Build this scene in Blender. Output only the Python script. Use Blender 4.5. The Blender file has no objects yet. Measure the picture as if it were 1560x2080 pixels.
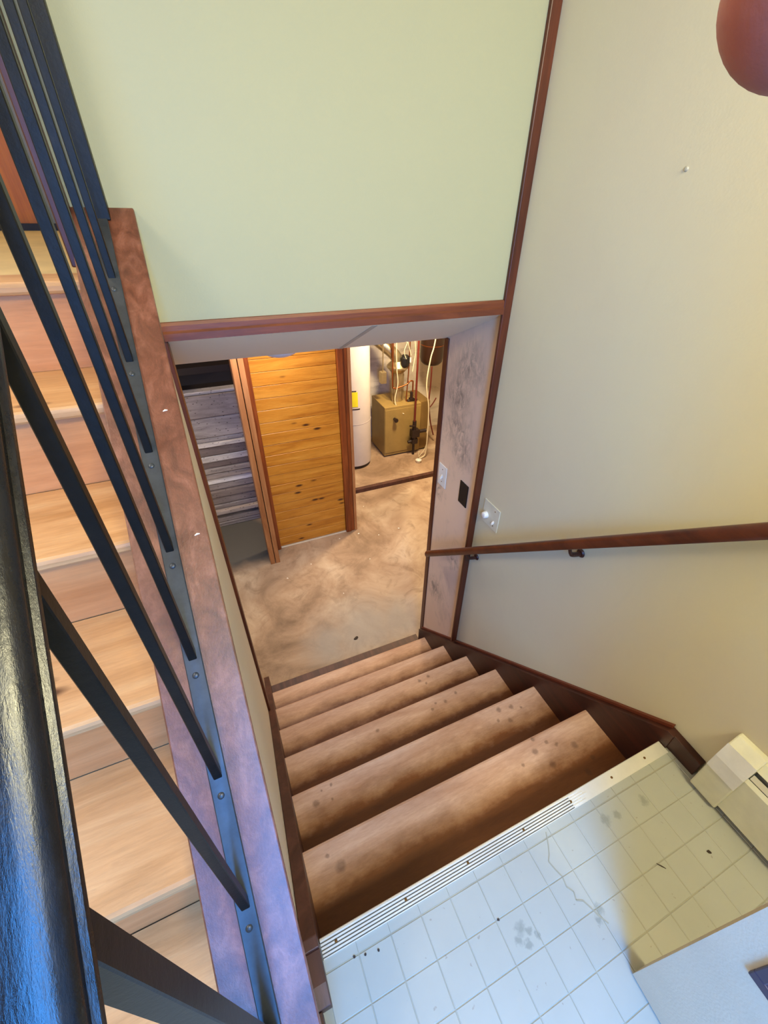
import bpy, bmesh, math, random
from mathutils import Matrix, Vector

# ------------------------------------------------------------------ camera
scn = bpy.context.scene
COL = scn.collection
R = [[0.9109792, -0.4115527, 0.0272256], [-0.2225079, -0.5459589, -0.8077247], [0.3472853, 0.7297625, -0.5889309]]
F, CX, CY = 877.308, 811.498, 1030.739
H = 1.42                                   # eye height over the landing
cam_d = bpy.data.cameras.new('camera')
cam = bpy.data.objects.new('camera', cam_d)
COL.objects.link(cam)
rx, ry, rz = Vector(R[0]), -Vector(R[1]), -Vector(R[2])
cam.matrix_world = Matrix(((rx.x, ry.x, rz.x, 0), (rx.y, ry.y, rz.y, 0), (rx.z, ry.z, rz.z, H), (0, 0, 0, 1)))
cam_d.sensor_fit = 'HORIZONTAL'
cam_d.sensor_width = 36
cam_d.lens = F / 1560 * 36
cam_d.shift_x = (780 - CX) / 1560
cam_d.shift_y = (CY - 1040) / 1560
cam_d.clip_start = 0.01
scn.camera = cam

# ------------------------------------------------------------------ world, lights, exposure
scn.view_settings.view_transform = 'Standard'
scn.view_settings.look = 'None'
scn.view_settings.exposure = 0.0
scn.view_settings.gamma = 1.0
scn.view_settings.use_curve_mapping = False
w = bpy.data.worlds.new('world')
scn.world = w
w.use_nodes = True
bgn = w.node_tree.nodes['Background']
bgn.inputs[0].default_value = (0.62, 0.78, 1.0, 1)
bgn.inputs[1].default_value = 0.35


def area(name, loc, target, sx, sy, power, color, spread=180):
    d = bpy.data.lights.new(name, 'AREA')
    d.spread = math.radians(spread)
    d.shape = 'RECTANGLE'
    d.size, d.size_y = sx, sy
    d.energy = power
    d.color = color
    o = bpy.data.objects.new(name, d)
    COL.objects.link(o)
    o.location = loc
    v = Vector(target) - Vector(loc)
    o.rotation_euler = v.to_track_quat('-Z', 'Y').to_euler()
    return o


area('daylight_doorway', (-0.12, -1.12, 1.30), (0.05, 0.5, 0.2), 0.55, 1.35, 100, (0.05, 0.33, 1.0))
area('high_window_light', (0.56, -0.93, 2.42), (0.50, 0.05, 0.0), 0.84, 0.44, 96, (1.0, 0.91, 0.54))
area('side_fill_light', (-1.29, 0.60, 2.10), (-0.35, 0.6, 0.6), 1.0, 0.8, 21, (1.0, 0.88, 0.74), 130)  # added fill for the pine stair and right wall; no window there
area('upper_room_light', (-0.9, 2.2, 3.4), (-0.6, 1.8, 1.2), 0.8, 0.8, 18, (1.0, 0.86, 0.66))
area('basement_light', (0.45, 2.95, 0.80), (0.60, 3.05, -1.5), 0.5, 0.5, 19, (1.0, 0.9, 0.8), 160)
area('basement_cool_fill', (-1.45, 3.0, 0.35), (0.1, 4.1, -0.9), 0.7, 0.4, 26, (0.82, 0.88, 1.0))  # added cool fill that brightens the grey boards, no window behind it
area('utility_bulb', (2.1, 3.95, 0.75), (2.1, 4.3, -1.5), 0.25, 0.25, 76, (1.0, 0.78, 0.48))

# ------------------------------------------------------------------ materials
MATS = {}


def sl(c):
    return tuple(((x / 255) / 12.92 if x / 255 <= 0.04045 else ((x / 255 + 0.055) / 1.055) ** 2.4) for x in c) + (1,)


def new_mat(name):
    m = bpy.data.materials.new(name)
    m.use_nodes = True
    nt = m.node_tree
    b = nt.nodes['Principled BSDF']
    MATS[name] = m
    return m, nt, b


def nd(nt, t, **k):
    n = nt.nodes.new(t)
    for a, v in k.items():
        setattr(n, a, v)
    return n


def lnk(nt, a, b):
    nt.links.new(a, b)


def mixc(nt, fac, a, b, blend='MIX'):
    n = nd(nt, 'ShaderNodeMix', data_type='RGBA', blend_type=blend)
    for s, v in ((0, fac), (6, a), (7, b)):
        if hasattr(v, 'links') or hasattr(v, 'is_output'):
            lnk(nt, v, n.inputs[s])
        else:
            n.inputs[s].default_value = v
    return n.outputs[2]


def noise(nt, vec, scale, detail=4, rough=0.55, dist=0.0):
    n = nd(nt, 'ShaderNodeTexNoise')
    lnk(nt, vec, n.inputs['Vector'])
    n.inputs['Scale'].default_value = scale
    n.inputs['Detail'].default_value = detail
    n.inputs['Roughness'].default_value = rough
    n.inputs['Distortion'].default_value = dist
    return n.outputs[0]


def ramp(nt, fac, stops):
    n = nd(nt, 'ShaderNodeValToRGB')
    lnk(nt, fac, n.inputs[0])
    e = n.color_ramp.elements
    while len(e) < len(stops):
        e.new(0.5)
    for i, (p, c) in enumerate(stops):
        e[i].position = p
        e[i].color = c if len(c) == 4 else tuple(c) + (1,)
    return n.outputs[0]


def position(nt, scale=(1, 1, 1), rot=(0, 0, 0), rnd=False):
    g = nd(nt, 'ShaderNodeNewGeometry')
    v = g.outputs['Position']
    if rnd:
        oi = nd(nt, 'ShaderNodeObjectInfo')
        a = nd(nt, 'ShaderNodeVectorMath', operation='SCALE')
        cmb = nd(nt, 'ShaderNodeCombineXYZ')
        for i in range(3):
            lnk(nt, oi.outputs['Random'], cmb.inputs[i])
        lnk(nt, cmb.outputs[0], a.inputs[0])
        a.inputs[3].default_value = 13.7
        s = nd(nt, 'ShaderNodeVectorMath', operation='ADD')
        lnk(nt, v, s.inputs[0])
        lnk(nt, a.outputs[0], s.inputs[1])
        v = s.outputs[0]
    m = nd(nt, 'ShaderNodeMapping')
    lnk(nt, v, m.inputs[0])
    m.inputs['Scale'].default_value = scale
    m.inputs['Rotation'].default_value = rot
    return m.outputs[0]


def bump(nt, b, h, strength=0.2, dist=0.01):
    n = nd(nt, 'ShaderNodeBump')
    n.inputs['Strength'].default_value = strength
    n.inputs['Distance'].default_value = dist
    lnk(nt, h, n.inputs['Height'])
    lnk(nt, n.outputs[0], b.inputs['Normal'])


def spots(nt, pts, soft=0.5, wob=0.012, wscale=25, dims='XYZ'):
    """mask 0..1 : union of irregular blobs (world x, y, z, radius)"""
    g = nd(nt, 'ShaderNodeNewGeometry')
    nn = nd(nt, 'ShaderNodeTexNoise')
    lnk(nt, g.outputs['Position'], nn.inputs['Vector'])
    nn.inputs['Scale'].default_value = wscale
    sub = nd(nt, 'ShaderNodeVectorMath', operation='SUBTRACT')
    lnk(nt, nn.outputs['Color'], sub.inputs[0])
    sub.inputs[1].default_value = (0.5, 0.5, 0.5)
    sc = nd(nt, 'ShaderNodeVectorMath', operation='SCALE')
    lnk(nt, sub.outputs[0], sc.inputs[0])
    sc.inputs[3].default_value = wob * 2
    ad = nd(nt, 'ShaderNodeVectorMath', operation='ADD')
    lnk(nt, g.outputs['Position'], ad.inputs[0])
    lnk(nt, sc.outputs[0], ad.inputs[1])
    cur = None
    for (x, y, z, r) in pts:
        d = nd(nt, 'ShaderNodeVectorMath', operation='DISTANCE')
        lnk(nt, ad.outputs[0], d.inputs[0])
        d.inputs[1].default_value = (x, y, z)
        mr = nd(nt, 'ShaderNodeMapRange')
        lnk(nt, d.outputs['Value'], mr.inputs[0])
        mr.inputs[1].default_value = r * (1 + soft)
        mr.inputs[2].default_value = r * (1 - soft)
        mr.inputs[3].default_value = 0
        mr.inputs[4].default_value = 1
        if cur is None:
            cur = mr.outputs[0]
        else:
            mx = nd(nt, 'ShaderNodeMath', operation='MAXIMUM')
            lnk(nt, cur, mx.inputs[0])
            lnk(nt, mr.outputs[0], mx.inputs[1])
            cur = mx.outputs[0]
    return cur


def plain(name, c, rough=0.6, metal=0.0, var=0.12, scale=8, bmp=0.05, bscale=80, spec=0.5, rnd=False):
    m, nt, b = new_mat(name)
    c = sl(c)
    v = position(nt, rnd=rnd)
    dark = tuple(x * (1 - var) for x in c[:3]) + (1,)
    light = tuple(min(1, x * (1 + var)) for x in c[:3]) + (1,)
    col = ramp(nt, noise(nt, v, scale, 5, 0.6), [(0.3, dark), (0.7, light)])
    lnk(nt, col, b.inputs['Base Color'])
    b.inputs['Roughness'].default_value = rough
    b.inputs['Metallic'].default_value = metal
    b.inputs['Specular IOR Level'].default_value = spec
    if bmp:
        bump(nt, b, noise(nt, v, bscale, 3), bmp, 0.004)
    return m


def wood(name, dark, mid, light, axis='X', rough=0.5, knots=False, knotcol=(60, 30, 10), grain=1.0, rnd=True, coarse=6.0, bmp=0.12, stain=None, stainpts=None):
    m, nt, b = new_mat(name)
    s = {'X': (0.9, 9, 9), 'Y': (9, 0.9, 9), 'Z': (9, 9, 0.9), 'R': (9, 1.2, 1.2)}[axis]
    v = position(nt, s, rnd=rnd)
    a = noise(nt, v, coarse * 0.35, 6, 0.6, 0.8)
    col = ramp(nt, a, [(0.3, sl(dark)), (0.5, sl(mid)), (0.72, sl(light))])
    f = noise(nt, v, coarse * 3.2, 6, 0.7, 0.3)
    fr = ramp(nt, f, [(0.35, (0.62, 0.62, 0.62, 1)), (0.6, (1, 1, 1, 1))])
    col = mixc(nt, 0.55 * grain, col, fr, 'MULTIPLY')
    if knots:
        vv = position(nt, {'X': (3.2, 9, 9), 'Y': (9, 3.2, 9), 'Z': (9, 9, 3.2)}[axis], rnd=rnd)
        vo = nd(nt, 'ShaderNodeTexVoronoi')
        lnk(nt, vv, vo.inputs['Vector'])
        vo.inputs['Scale'].default_value = 1.15
        k = ramp(nt, vo.outputs['Distance'], [(0.07, (1, 1, 1, 1)), (0.16, (0, 0, 0, 1))])
        col = mixc(nt, k, col, sl(knotcol))
    if stainpts:
        k = spots(nt, stainpts, 0.35, 0.006, 60)
        col = mixc(nt, k, col, sl(stain))
    lnk(nt, col, b.inputs['Base Color'])
    b.inputs['Roughness'].default_value = rough
    bump(nt, b, f, bmp, 0.003)
    return m


# painted walls : cream green paint, slight roller texture, faint scuffs
def wallmat(name, c, c2, scuff=None, scuffpts=None, extra=0.0):
    m, nt, b = new_mat(name)
    v = position(nt)
    col = ramp(nt, noise(nt, v, 1.1, 3, 0.5), [(0.35, sl(c)), (0.65, sl(c2))])
    if extra:
        d = ramp(nt, noise(nt, position(nt, (1, 6, 3)), 1.6, 6, 0.7, 1.2), [(0.52, (0, 0, 0, 1)), (0.72, (1, 1, 1, 1))])
        mm = nd(nt, 'ShaderNodeMath', operation='MULTIPLY')
        lnk(nt, d, mm.inputs[0])
        mm.inputs[1].default_value = extra
        col = mixc(nt, mm.outputs[0], col, sl(scuff))
    if scuffpts:
        k = spots(nt, scuffpts, 0.7, 0.06, 14)
        n2 = ramp(nt, noise(nt, position(nt, (1, 14, 7)), 2.2, 6, 0.75, 1.0), [(0.4, (0, 0, 0, 1)), (0.62, (1, 1, 1, 1))])
        mm = nd(nt, 'ShaderNodeMath', operation='MULTIPLY')
        lnk(nt, k, mm.inputs[0])
        lnk(nt, n2, mm.inputs[1])
        m3 = nd(nt, 'ShaderNodeMath', operation='MULTIPLY')
        lnk(nt, mm.outputs[0], m3.inputs[0])
        m3.inputs[1].default_value = 0.75
        col = mixc(nt, m3.outputs[0], col, sl(scuff))
    lnk(nt, col, b.inputs['Base Color'])
    b.inputs['Roughness'].default_value = 0.75
    b.inputs['Specular IOR Level'].default_value = 0.3
    bump(nt, b, noise(nt, v, 160, 3), 0.12, 0.002)
    return m


wallmat('cream_paint', (169, 164, 128), (165, 161, 128))
wallmat('cream_paint_warm', (210, 199, 164), (205, 191, 160), scuff=(172, 156, 130), extra=0.05)
wallmat('divider_paint', (222, 212, 196), (214, 204, 188))
wallmat('grimy_paint', (232, 200, 168), (222, 192, 164), scuff=(128, 112, 98),
        scuffpts=[(1.12, 1.66, 0.78, 0.09), (1.12, 1.72, 0.62, 0.09), (1.12, 1.70, 0.45, 0.10), (1.12, 1.62, 0.36, 0.07),
                  (1.12, 1.60, -0.35, 0.05), (1.12, 1.75, -0.75, 0.07), (1.12, 1.82, 0.02, 0.05)], extra=0.25)
wallmat('ceiling_paint', (246, 228, 192), (242, 223, 188))
wallmat('stained_white_wall', (214, 204, 188), (190, 178, 160), scuff=(90, 70, 50), extra=0.6)
plain('trim_brown_flat', (104, 46, 24), 0.45)
wood('trim_brown', (58, 24, 10), (80, 34, 15), (102, 47, 22), 'Z', 0.42, rnd=False, grain=0.7)
wood('trim_brown_x', (82, 36, 14), (110, 52, 22), (136, 74, 38), 'X', 0.5, rnd=False, grain=0.7)
wood('trim_dark_y', (44, 16, 9), (58, 22, 12), (74, 30, 16), 'Y', 0.45, rnd=False, grain=0.6)
wood('rail_wood', (66, 26, 12), (86, 37, 17), (104, 48, 24), 'Y', 0.35, rnd=False, grain=0.5)
wood('cap_wood', (84, 44, 30), (108, 62, 44), (134, 86, 68), 'Y', 0.36, rnd=False, grain=0.75, coarse=9, bmp=0.3)
wood('stringer_wood', (58, 30, 22), (76, 42, 32), (96, 58, 46), 'Y', 0.5, rnd=False, grain=0.6)
wood('pine_tread', (176, 128, 80), (196, 150, 102), (208, 168, 122), 'X', 0.5, knots=True, knotcol=(86, 50, 26), coarse=5, grain=0.7)
wood('pine_riser', (184, 118, 66), (200, 134, 80), (212, 150, 96), 'X', 0.55, coarse=4, grain=0.5)
wood('pine_door', (166, 98, 22), (196, 128, 38), (212, 148, 56), 'X', 0.4, knots=True, knotcol=(70, 34, 8), coarse=5, grain=0.8)
wood('door_casing', (98, 42, 12), (128, 60, 20), (154, 80, 32), 'Z', 0.4, rnd=True, grain=0.7)
wood('post_pine', (146, 90, 48), (170, 112, 66), (190, 134, 86), 'Z', 0.5, rnd=True, grain=0.5)
wood('orange_door', (176, 92, 4), (198, 108, 8), (214, 124, 14), 'Z', 0.4, rnd=False, grain=0.5)

# hardboard treads of the basement stair
TS = []
m, nt, b = new_mat('tread_board')
v = position(nt, (1.2, 6, 6))
col = ramp(nt, noise(nt, v, 2.2, 6, 0.6, 0.6), [(0.3, sl((180, 136, 106))), (0.55, sl((200, 160, 132))), (0.75, sl((212, 176, 150)))])
fr = ramp(nt, noise(nt, position(nt, (3, 20, 20)), 9, 5, 0.7), [(0.35, (0.78, 0.74, 0.7, 1)), (0.6, (1, 1, 1, 1))])
# nosing shade painted into the colour: boards pale in front, deep brown behind
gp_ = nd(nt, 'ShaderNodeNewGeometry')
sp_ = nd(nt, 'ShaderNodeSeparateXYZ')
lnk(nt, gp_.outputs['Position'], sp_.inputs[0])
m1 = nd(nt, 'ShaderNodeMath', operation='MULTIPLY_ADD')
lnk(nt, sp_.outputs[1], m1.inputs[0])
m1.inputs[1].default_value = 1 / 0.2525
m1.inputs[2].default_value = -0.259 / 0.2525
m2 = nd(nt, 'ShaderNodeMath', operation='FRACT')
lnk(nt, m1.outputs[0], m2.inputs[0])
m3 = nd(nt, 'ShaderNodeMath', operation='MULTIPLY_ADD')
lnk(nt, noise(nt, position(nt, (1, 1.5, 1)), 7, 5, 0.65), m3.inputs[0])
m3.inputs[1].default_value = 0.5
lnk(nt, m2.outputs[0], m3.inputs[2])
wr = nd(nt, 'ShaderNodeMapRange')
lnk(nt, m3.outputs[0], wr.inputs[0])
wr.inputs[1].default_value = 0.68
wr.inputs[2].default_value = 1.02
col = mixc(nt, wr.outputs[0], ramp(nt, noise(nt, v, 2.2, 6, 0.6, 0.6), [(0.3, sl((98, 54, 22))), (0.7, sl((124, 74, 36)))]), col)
col = mixc(nt, 0.6, col, fr, 'MULTIPLY')
stpts = [(0.78, 0.53, -0.215, 0.011), (0.82, 0.50, -0.215, 0.010), (0.80, 0.46, -0.215, 0.014), (0.86, 0.47, -0.215, 0.009), (0.89, 0.45, -0.215, 0.010),
         (0.83, 0.40, -0.215, 0.016), (0.95, 0.42, -0.215, 0.017), (0.98, 0.36, -0.215, 0.012), (0.93, 0.33, -0.215, 0.014), (0.73, 0.44, -0.215, 0.008),
         (0.87, 0.73, -0.43, 0.015), (0.93, 0.72, -0.43, 0.013), (0.89, 0.67, -0.43, 0.014), (0.97, 0.70, -0.43, 0.008), (0.84, 0.69, -0.43, 0.010),
         (0.75, 0.96, -0.645, 0.012), (0.70, 0.97, -0.645, 0.009), (0.67, 0.95, -0.645, 0.010), (0.82, 0.98, -0.645, 0.010),
         (0.75, 1.23, -0.86, 0.013), (0.81, 1.235, -0.86, 0.012), (0.78, 1.20, -0.86, 0.009), (0.03, 0.70, -0.43, 0.016), (0.06, 0.735, -0.43, 0.006), (0.09, 0.69, -0.43, 0.006),
         (0.10, 0.74, -0.43, 0.007), (0.05, 0.43, -0.215, 0.02), (0.02, 0.47, -0.215, 0.008), (0.38, 0.96, -0.645, 0.012)]
k = spots(nt, [(a, b3, c, r * 0.72) for (a, b3, c, r) in stpts], 0.4, 0.005, 80)
kk = nd(nt, 'ShaderNodeMath', operation='MULTIPLY')
lnk(nt, k, kk.inputs[0])
kk.inputs[1].default_value = 0.5
col = mixc(nt, kk.outputs[0], col, sl((74, 44, 28)))
lnk(nt, col, b.inputs['Base Color'])
b.inputs['Roughness'].default_value = 0.5
bump(nt, b, noise(nt, v, 30, 5), 0.12, 0.003)
plain('riser_board', (96, 52, 24), 0.6, var=0.2)

# vinyl
m, nt, b = new_mat('vinyl_tile')
v = position(nt)
col = ramp(nt, noise(nt, v, 3, 5, 0.6), [(0.3, sl((158, 157, 144))), (0.7, sl((167, 166, 153)))])
wear = ramp(nt, noise(nt, v, 9, 6, 0.7, 1.0), [(0.60, (0, 0, 0, 1)), (0.70, (1, 1, 1, 1))])
mm = nd(nt, 'ShaderNodeMath', operation='MULTIPLY')
lnk(nt, wear, mm.inputs[0])
mm.inputs[1].default_value = 0.22
col = mixc(nt, mm.outputs[0], col, sl((170, 160, 140)))
sp = ramp(nt, noise(nt, v, 55, 3, 0.5), [(0.70, (0, 0, 0, 1)), (0.74, (1, 1, 1, 1))])
mm = nd(nt, 'ShaderNodeMath', operation='MULTIPLY')
lnk(nt, sp, mm.inputs[0])
mm.inputs[1].default_value = 0.5
col = mixc(nt, mm.outputs[0], col, sl((120, 110, 92)))
k = spots(nt, [(0.40, 0.085, 0, 0.012), (0.415, 0.075, 0, 0.008), (0.385, 0.07, 0, 0.009), (0.40, 0.055, 0, 0.008), (0.43, 0.06, 0, 0.006),
               (0.60, 0.035, 0, 0.010), (0.585, 0.02, 0, 0.008), (0.76, 0.17, 0, 0.012), (0.80, 0.165, 0, 0.010), (0.90, 0.16, 0, 0.012)], 0.4, 0.01, 90)
mm = nd(nt, 'ShaderNodeMath', operation='MULTIPLY')
lnk(nt, k, mm.inputs[0])
mm.inputs[1].default_value = 0.55
col = mixc(nt, mm.outputs[0], col, sl((110, 116, 104)))
lnk(nt, col, b.inputs['Base Color'])
b.inputs['Roughness'].default_value = 0.45
bump(nt, b, noise(nt, v, 60, 3), 0.08, 0.002)
plain('vinyl_joint', (150, 146, 126), 0.6)
plain('vinyl_backing', (196, 190, 184), 0.8)

# basement concrete
m, nt, b = new_mat('concrete')
v = position(nt)
col = ramp(nt, noise(nt, v, 1.7, 8, 0.62, 0.8), [(0.28, sl((112, 88, 66))), (0.45, sl((160, 132, 106))), (0.6, sl((184, 160, 134))), (0.78, sl((200, 182, 160)))])
g2 = ramp(nt, noise(nt, v, 4.5, 8, 0.7, 1.5), [(0.5, (0, 0, 0, 1)), (0.68, (1, 1, 1, 1))])
mm = nd(nt, 'ShaderNodeMath', operation='MULTIPLY')
lnk(nt, g2, mm.inputs[0])
mm.inputs[1].default_value = 0.6
col = mixc(nt, mm.outputs[0], col, sl((122, 98, 76)))
k = spots(nt, [(0.75, 2.2, -1.505, 0.30), (1.05, 2.15, -1.505, 0.22), (0.45, 2.15, -1.505, 0.18)], 0.6, 0.12, 5)
mm = nd(nt, 'ShaderNodeMath', operation='MULTIPLY')
lnk(nt, k, mm.inputs[0])
mm.inputs[1].default_value = 0.75
col = mixc(nt, mm.outputs[0], col, sl((150, 142, 132)))
k = spots(nt, [(-0.1, 3.75, -1.505, 0.45), (0.1, 3.6, -1.505, 0.3)], 0.25, 0.08, 6)
col = mixc(nt, k, col, sl((74, 71, 69)))
k = spots(nt, [(1.55, 3.55, -1.505, 0.20), (1.25, 3.25, -1.505, 0.16), (1.75, 3.8, -1.505, 0.2), (1.9, 4.4, -1.505, 0.25)], 0.7, 0.15, 6)
mm = nd(nt, 'ShaderNodeMath', operation='MULTIPLY')
lnk(nt, k, mm.inputs[0])
mm.inputs[1].default_value = 0.45
col = mixc(nt, mm.outputs[0], col, sl((104, 78, 52)))
lnk(nt, col, b.inputs['Base Color'])
b.inputs['Roughness'].default_value = 0.7
bump(nt, b, noise(nt, v, 12, 8, 0.7), 0.35, 0.01)

# weathered grey boards
m, nt, b = new_mat('weathered_board')
v = position(nt, (1.0, 8, 8), rnd=True)
oi = nd(nt, 'ShaderNodeObjectInfo')
base = ramp(nt, oi.outputs['Random'], [(0.0, sl((120, 104, 102))), (0.45, sl((156, 144, 142))), (0.8, sl((200, 192, 192))), (1.0, sl((236, 230, 232)))])
f = noise(nt, v, 3.0, 7, 0.7, 0.6)
col = mixc(nt, 0.8, base, ramp(nt, f, [(0.3, (0.45, 0.42, 0.42, 1)), (0.62, (1.1, 1.08, 1.08, 1))]), 'MULTIPLY')
vo = nd(nt, 'ShaderNodeTexVoronoi')
lnk(nt, position(nt, (4, 9, 9), rnd=True), vo.inputs['Vector'])
k = ramp(nt, vo.outputs['Distance'], [(0.08, (1, 1, 1, 1)), (0.18, (0, 0, 0, 1))])
col = mixc(nt, k, col, sl((52, 42, 40)))
lnk(nt, col, b.inputs['Base Color'])
b.inputs['Roughness'].default_value = 0.8
bump(nt, b, f, 0.5, 0.006)

# black iron
m, nt, b = new_mat('black_iron')
v = position(nt, (1.0, 0.22, 0.22))
n1 = noise(nt, v, 60, 8, 0.8)
col = ramp(nt, n1, [(0.3, sl((9, 9, 11))), (0.6, sl((18, 18, 21))), (0.8, sl((40, 40, 42)))])
lnk(nt, col, b.inputs['Base Color'])
b.inputs['Metallic'].default_value = 0.2
b.inputs['Specular IOR Level'].default_value = 0.45
rr = ramp(nt, n1, [(0.3, (0.20, 0.20, 0.20, 1)), (0.7, (0.38, 0.38, 0.38, 1))])
lnk(nt, rr, b.inputs['Roughness'])
bump(nt, b, noise(nt, v, 150, 6, 0.75), 0.28, 0.002)

m, nt, b = new_mat('baluster_iron')
v = position(nt)
n1 = noise(nt, v, 22, 6, 0.75)
lnk(nt, ramp(nt, n1, [(0.35, sl((7, 7, 8))), (0.65, sl((16, 15, 15))), (0.85, sl((44, 42, 40)))]), b.inputs['Base Color'])
b.inputs['Roughness'].default_value = 0.42
b.inputs['Specular IOR Level'].default_value = 0.25
bump(nt, b, noise(nt, v, 90, 5, 0.7), 0.2, 0.002)

m, nt, b = new_mat('grey_iron')
v = position(nt)
n1 = noise(nt, v, 12, 5, 0.7)
col = ramp(nt, n1, [(0.3, sl((40, 44, 50))), (0.7, sl((62, 68, 76)))])
lnk(nt, col, b.inputs['Base Color'])
b.inputs['Metallic'].default_value = 0.3
b.inputs['Roughness'].default_value = 0.38

plain('aluminium', (226, 220, 204), 0.4, 0.35, 0.08, 10, 0.03)
plain('aluminium_groove', (92, 84, 70), 0.5, 0.4, 0.1)
plain('brass', (120, 84, 40), 0.4, 0.7)
plain('white_plastic', (226, 224, 216), 0.35, bmp=0)
plain('ivory_plastic', (206, 200, 176), 0.4, bmp=0)
plain('black_plastic', (10, 9, 9), 0.5, bmp=0)
plain('heater_enamel', (206, 200, 172), 0.4, bmp=0.02)
plain('heater_enamel_pale', (212, 206, 196), 0.4, bmp=0.02)
plain('heater_grille', (176, 168, 148), 0.45)
plain('white_door_paint', (198, 182, 156), 0.45, var=0.05, bmp=0.15, bscale=220)
plain('frame_purple_black', (54, 42, 58), 0.4)
plain('tank_enamel', (196, 184, 176), 0.3, var=0.05, bmp=0.02)
plain('yellow_label', (224, 206, 30), 0.6, bmp=0)
plain('boiler_tan', (150, 124, 70), 0.4, 0.1, 0.1, bmp=0.05)
plain('boiler_side', (120, 94, 50), 0.45, 0.1, 0.1, bmp=0.05)
plain('galvanised', (188, 172, 136), 0.3, 0.85, 0.1, 12)
plain('copper', (150, 86, 48), 0.35, 0.8, 0.12)
plain('red_pipe', (96, 30, 20), 0.5)
plain('dark_valve', (34, 18, 14), 0.5)
plain('tank_brown', (44, 22, 10), 0.4, bmp=0.03)
plain('cream_cord', (214, 200, 168), 0.5, bmp=0)
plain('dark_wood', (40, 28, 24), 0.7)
plain('pale_chip', (232, 226, 216), 0.7, bmp=0)
plain('dark_debris', (50, 36, 26), 0.8)
plain('upper_floor_vinyl', (196, 172, 122), 0.5)
plain('baseboard_black', (22, 16, 14), 0.5)

m, nt, b = new_mat('skin')
v = position(nt)
n1 = noise(nt, v, 120, 4)
lnk(nt, ramp(nt, n1, [(0.35, sl((138, 74, 64))), (0.65, sl((156, 92, 82)))]), b.inputs['Base Color'])
b.inputs['Roughness'].default_value = 0.5
b.inputs['Subsurface Weight'].default_value = 0.2
b.inputs['Subsurface Scale'].default_value = 0.004
b.inputs['Subsurface Radius'].default_value = (1.0, 0.35, 0.2)
bump(nt, b, noise(nt, v, 900, 3), 0.15, 0.0005)
plain('nail', (206, 150, 140), 0.3, bmp=0)
m, nt, b = new_mat('window_glow')
b.inputs['Base Color'].default_value = (0.9, 0.9, 0.9, 1)
b.inputs['Emission Color'].default_value = (1, 0.93, 0.86, 1)
b.inputs['Emission Strength'].default_value = 1.2
m, nt, b = new_mat('lamp_glass')
b.inputs['Base Color'].default_value = (0.86, 0.86, 0.86, 1)
b.inputs['Roughness'].default_value = 0.25
cb = MATS['cap_wood'].node_tree.nodes['Principled BSDF']
cb.inputs['Coat Weight'].default_value = 0.3
cb.inputs['Coat Roughness'].default_value = 0.32
M = MATS


# ------------------------------------------------------------------ mesh helpers
def box(bm, x0, x1, y0, y1, z0, z1):
    vs = [bm.verts.new((x, y, z)) for x in (x0, x1) for y in (y0, y1) for z in (z0, z1)]
    for f in ((0, 1, 3, 2), (4, 6, 7, 5), (0, 4, 5, 1), (2, 3, 7, 6), (0, 2, 6, 4), (1, 5, 7, 3)):
        bm.faces.new([vs[i] for i in f])
    return bm


def prism(bm, pts, a, b2, axis):
    """extrude a polygon. axis X: pts are (y,z); Y: (x,z); Z: (x,y)"""
    def P(p, t):
        return {'X': (t, p[0], p[1]), 'Y': (p[0], t, p[1]), 'Z': (p[0], p[1], t)}[axis]
    A = [bm.verts.new(P(p, a)) for p in pts]
    B = [bm.verts.new(P(p, b2)) for p in pts]
    n = len(pts)
    bm.faces.new(A)
    bm.faces.new(B[::-1])
    for i in range(n):
        bm.faces.new((A[i], B[i], B[(i + 1) % n], A[(i + 1) % n]))
    return bm


def sweep(bm, prof, p0, p1, u, v, cap=True):
    """sweep 2D profile (list of (a,b)) from p0 to p1 with in-plane axes u, v"""
    p0, p1, u, v = map(Vector, (p0, p1, u, v))
    A = [bm.verts.new(p0 + u * a + v * c) for a, c in prof]
    B = [bm.verts.new(p1 + u * a + v * c) for a, c in prof]
    n = len(prof)
    for i in range(n):
        bm.faces.new((A[i], B[i], B[(i + 1) % n], A[(i + 1) % n]))
    if cap:
        bm.faces.new(A[::-1])
        bm.faces.new(B)
    return bm


def tube(bm, path, r, n=10, closed=False):
    path = [Vector(p) for p in path]
    rs = r if isinstance(r, (list, tuple)) else [r] * len(path)
    rings = []
    ref = None
    for i, p in enumerate(path):
        t = (path[min(i + 1, len(path) - 1)] - path[max(i - 1, 0)]).normalized()
        if ref is None:
            ref = t.orthogonal().normalized()
        ref = (ref - t * ref.dot(t)).normalized()
        bi = t.cross(ref)
        rings.append([bm.verts.new(p + (ref * math.cos(2 * math.pi * k / n) + bi * math.sin(2 * math.pi * k / n)) * rs[i]) for k in range(n)])
    for a, c in zip(rings, rings[1:]):
        for k in range(n):
            bm.faces.new((a[k], a[(k + 1) % n], c[(k + 1) % n], c[k]))
    bm.faces.new(rings[0][::-1])
    bm.faces.new(rings[-1])
    return bm


def smooth_path(pts, n=6):
    pts = [Vector(p) for p in pts]
    out = []
    for i in range(len(pts) - 1):
        p0, p1, p2, p3 = pts[max(i - 1, 0)], pts[i], pts[i + 1], pts[min(i + 2, len(pts) - 1)]
        for k in range(n):
            t = k / n
            out.append(0.5 * ((2 * p1) + (p2 - p0) * t + (2 * p0 - 5 * p1 + 4 * p2 - p3) * t * t + (3 * p1 - p0 - 3 * p2 + p3) * t ** 3))
    out.append(pts[-1])
    return out


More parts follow.
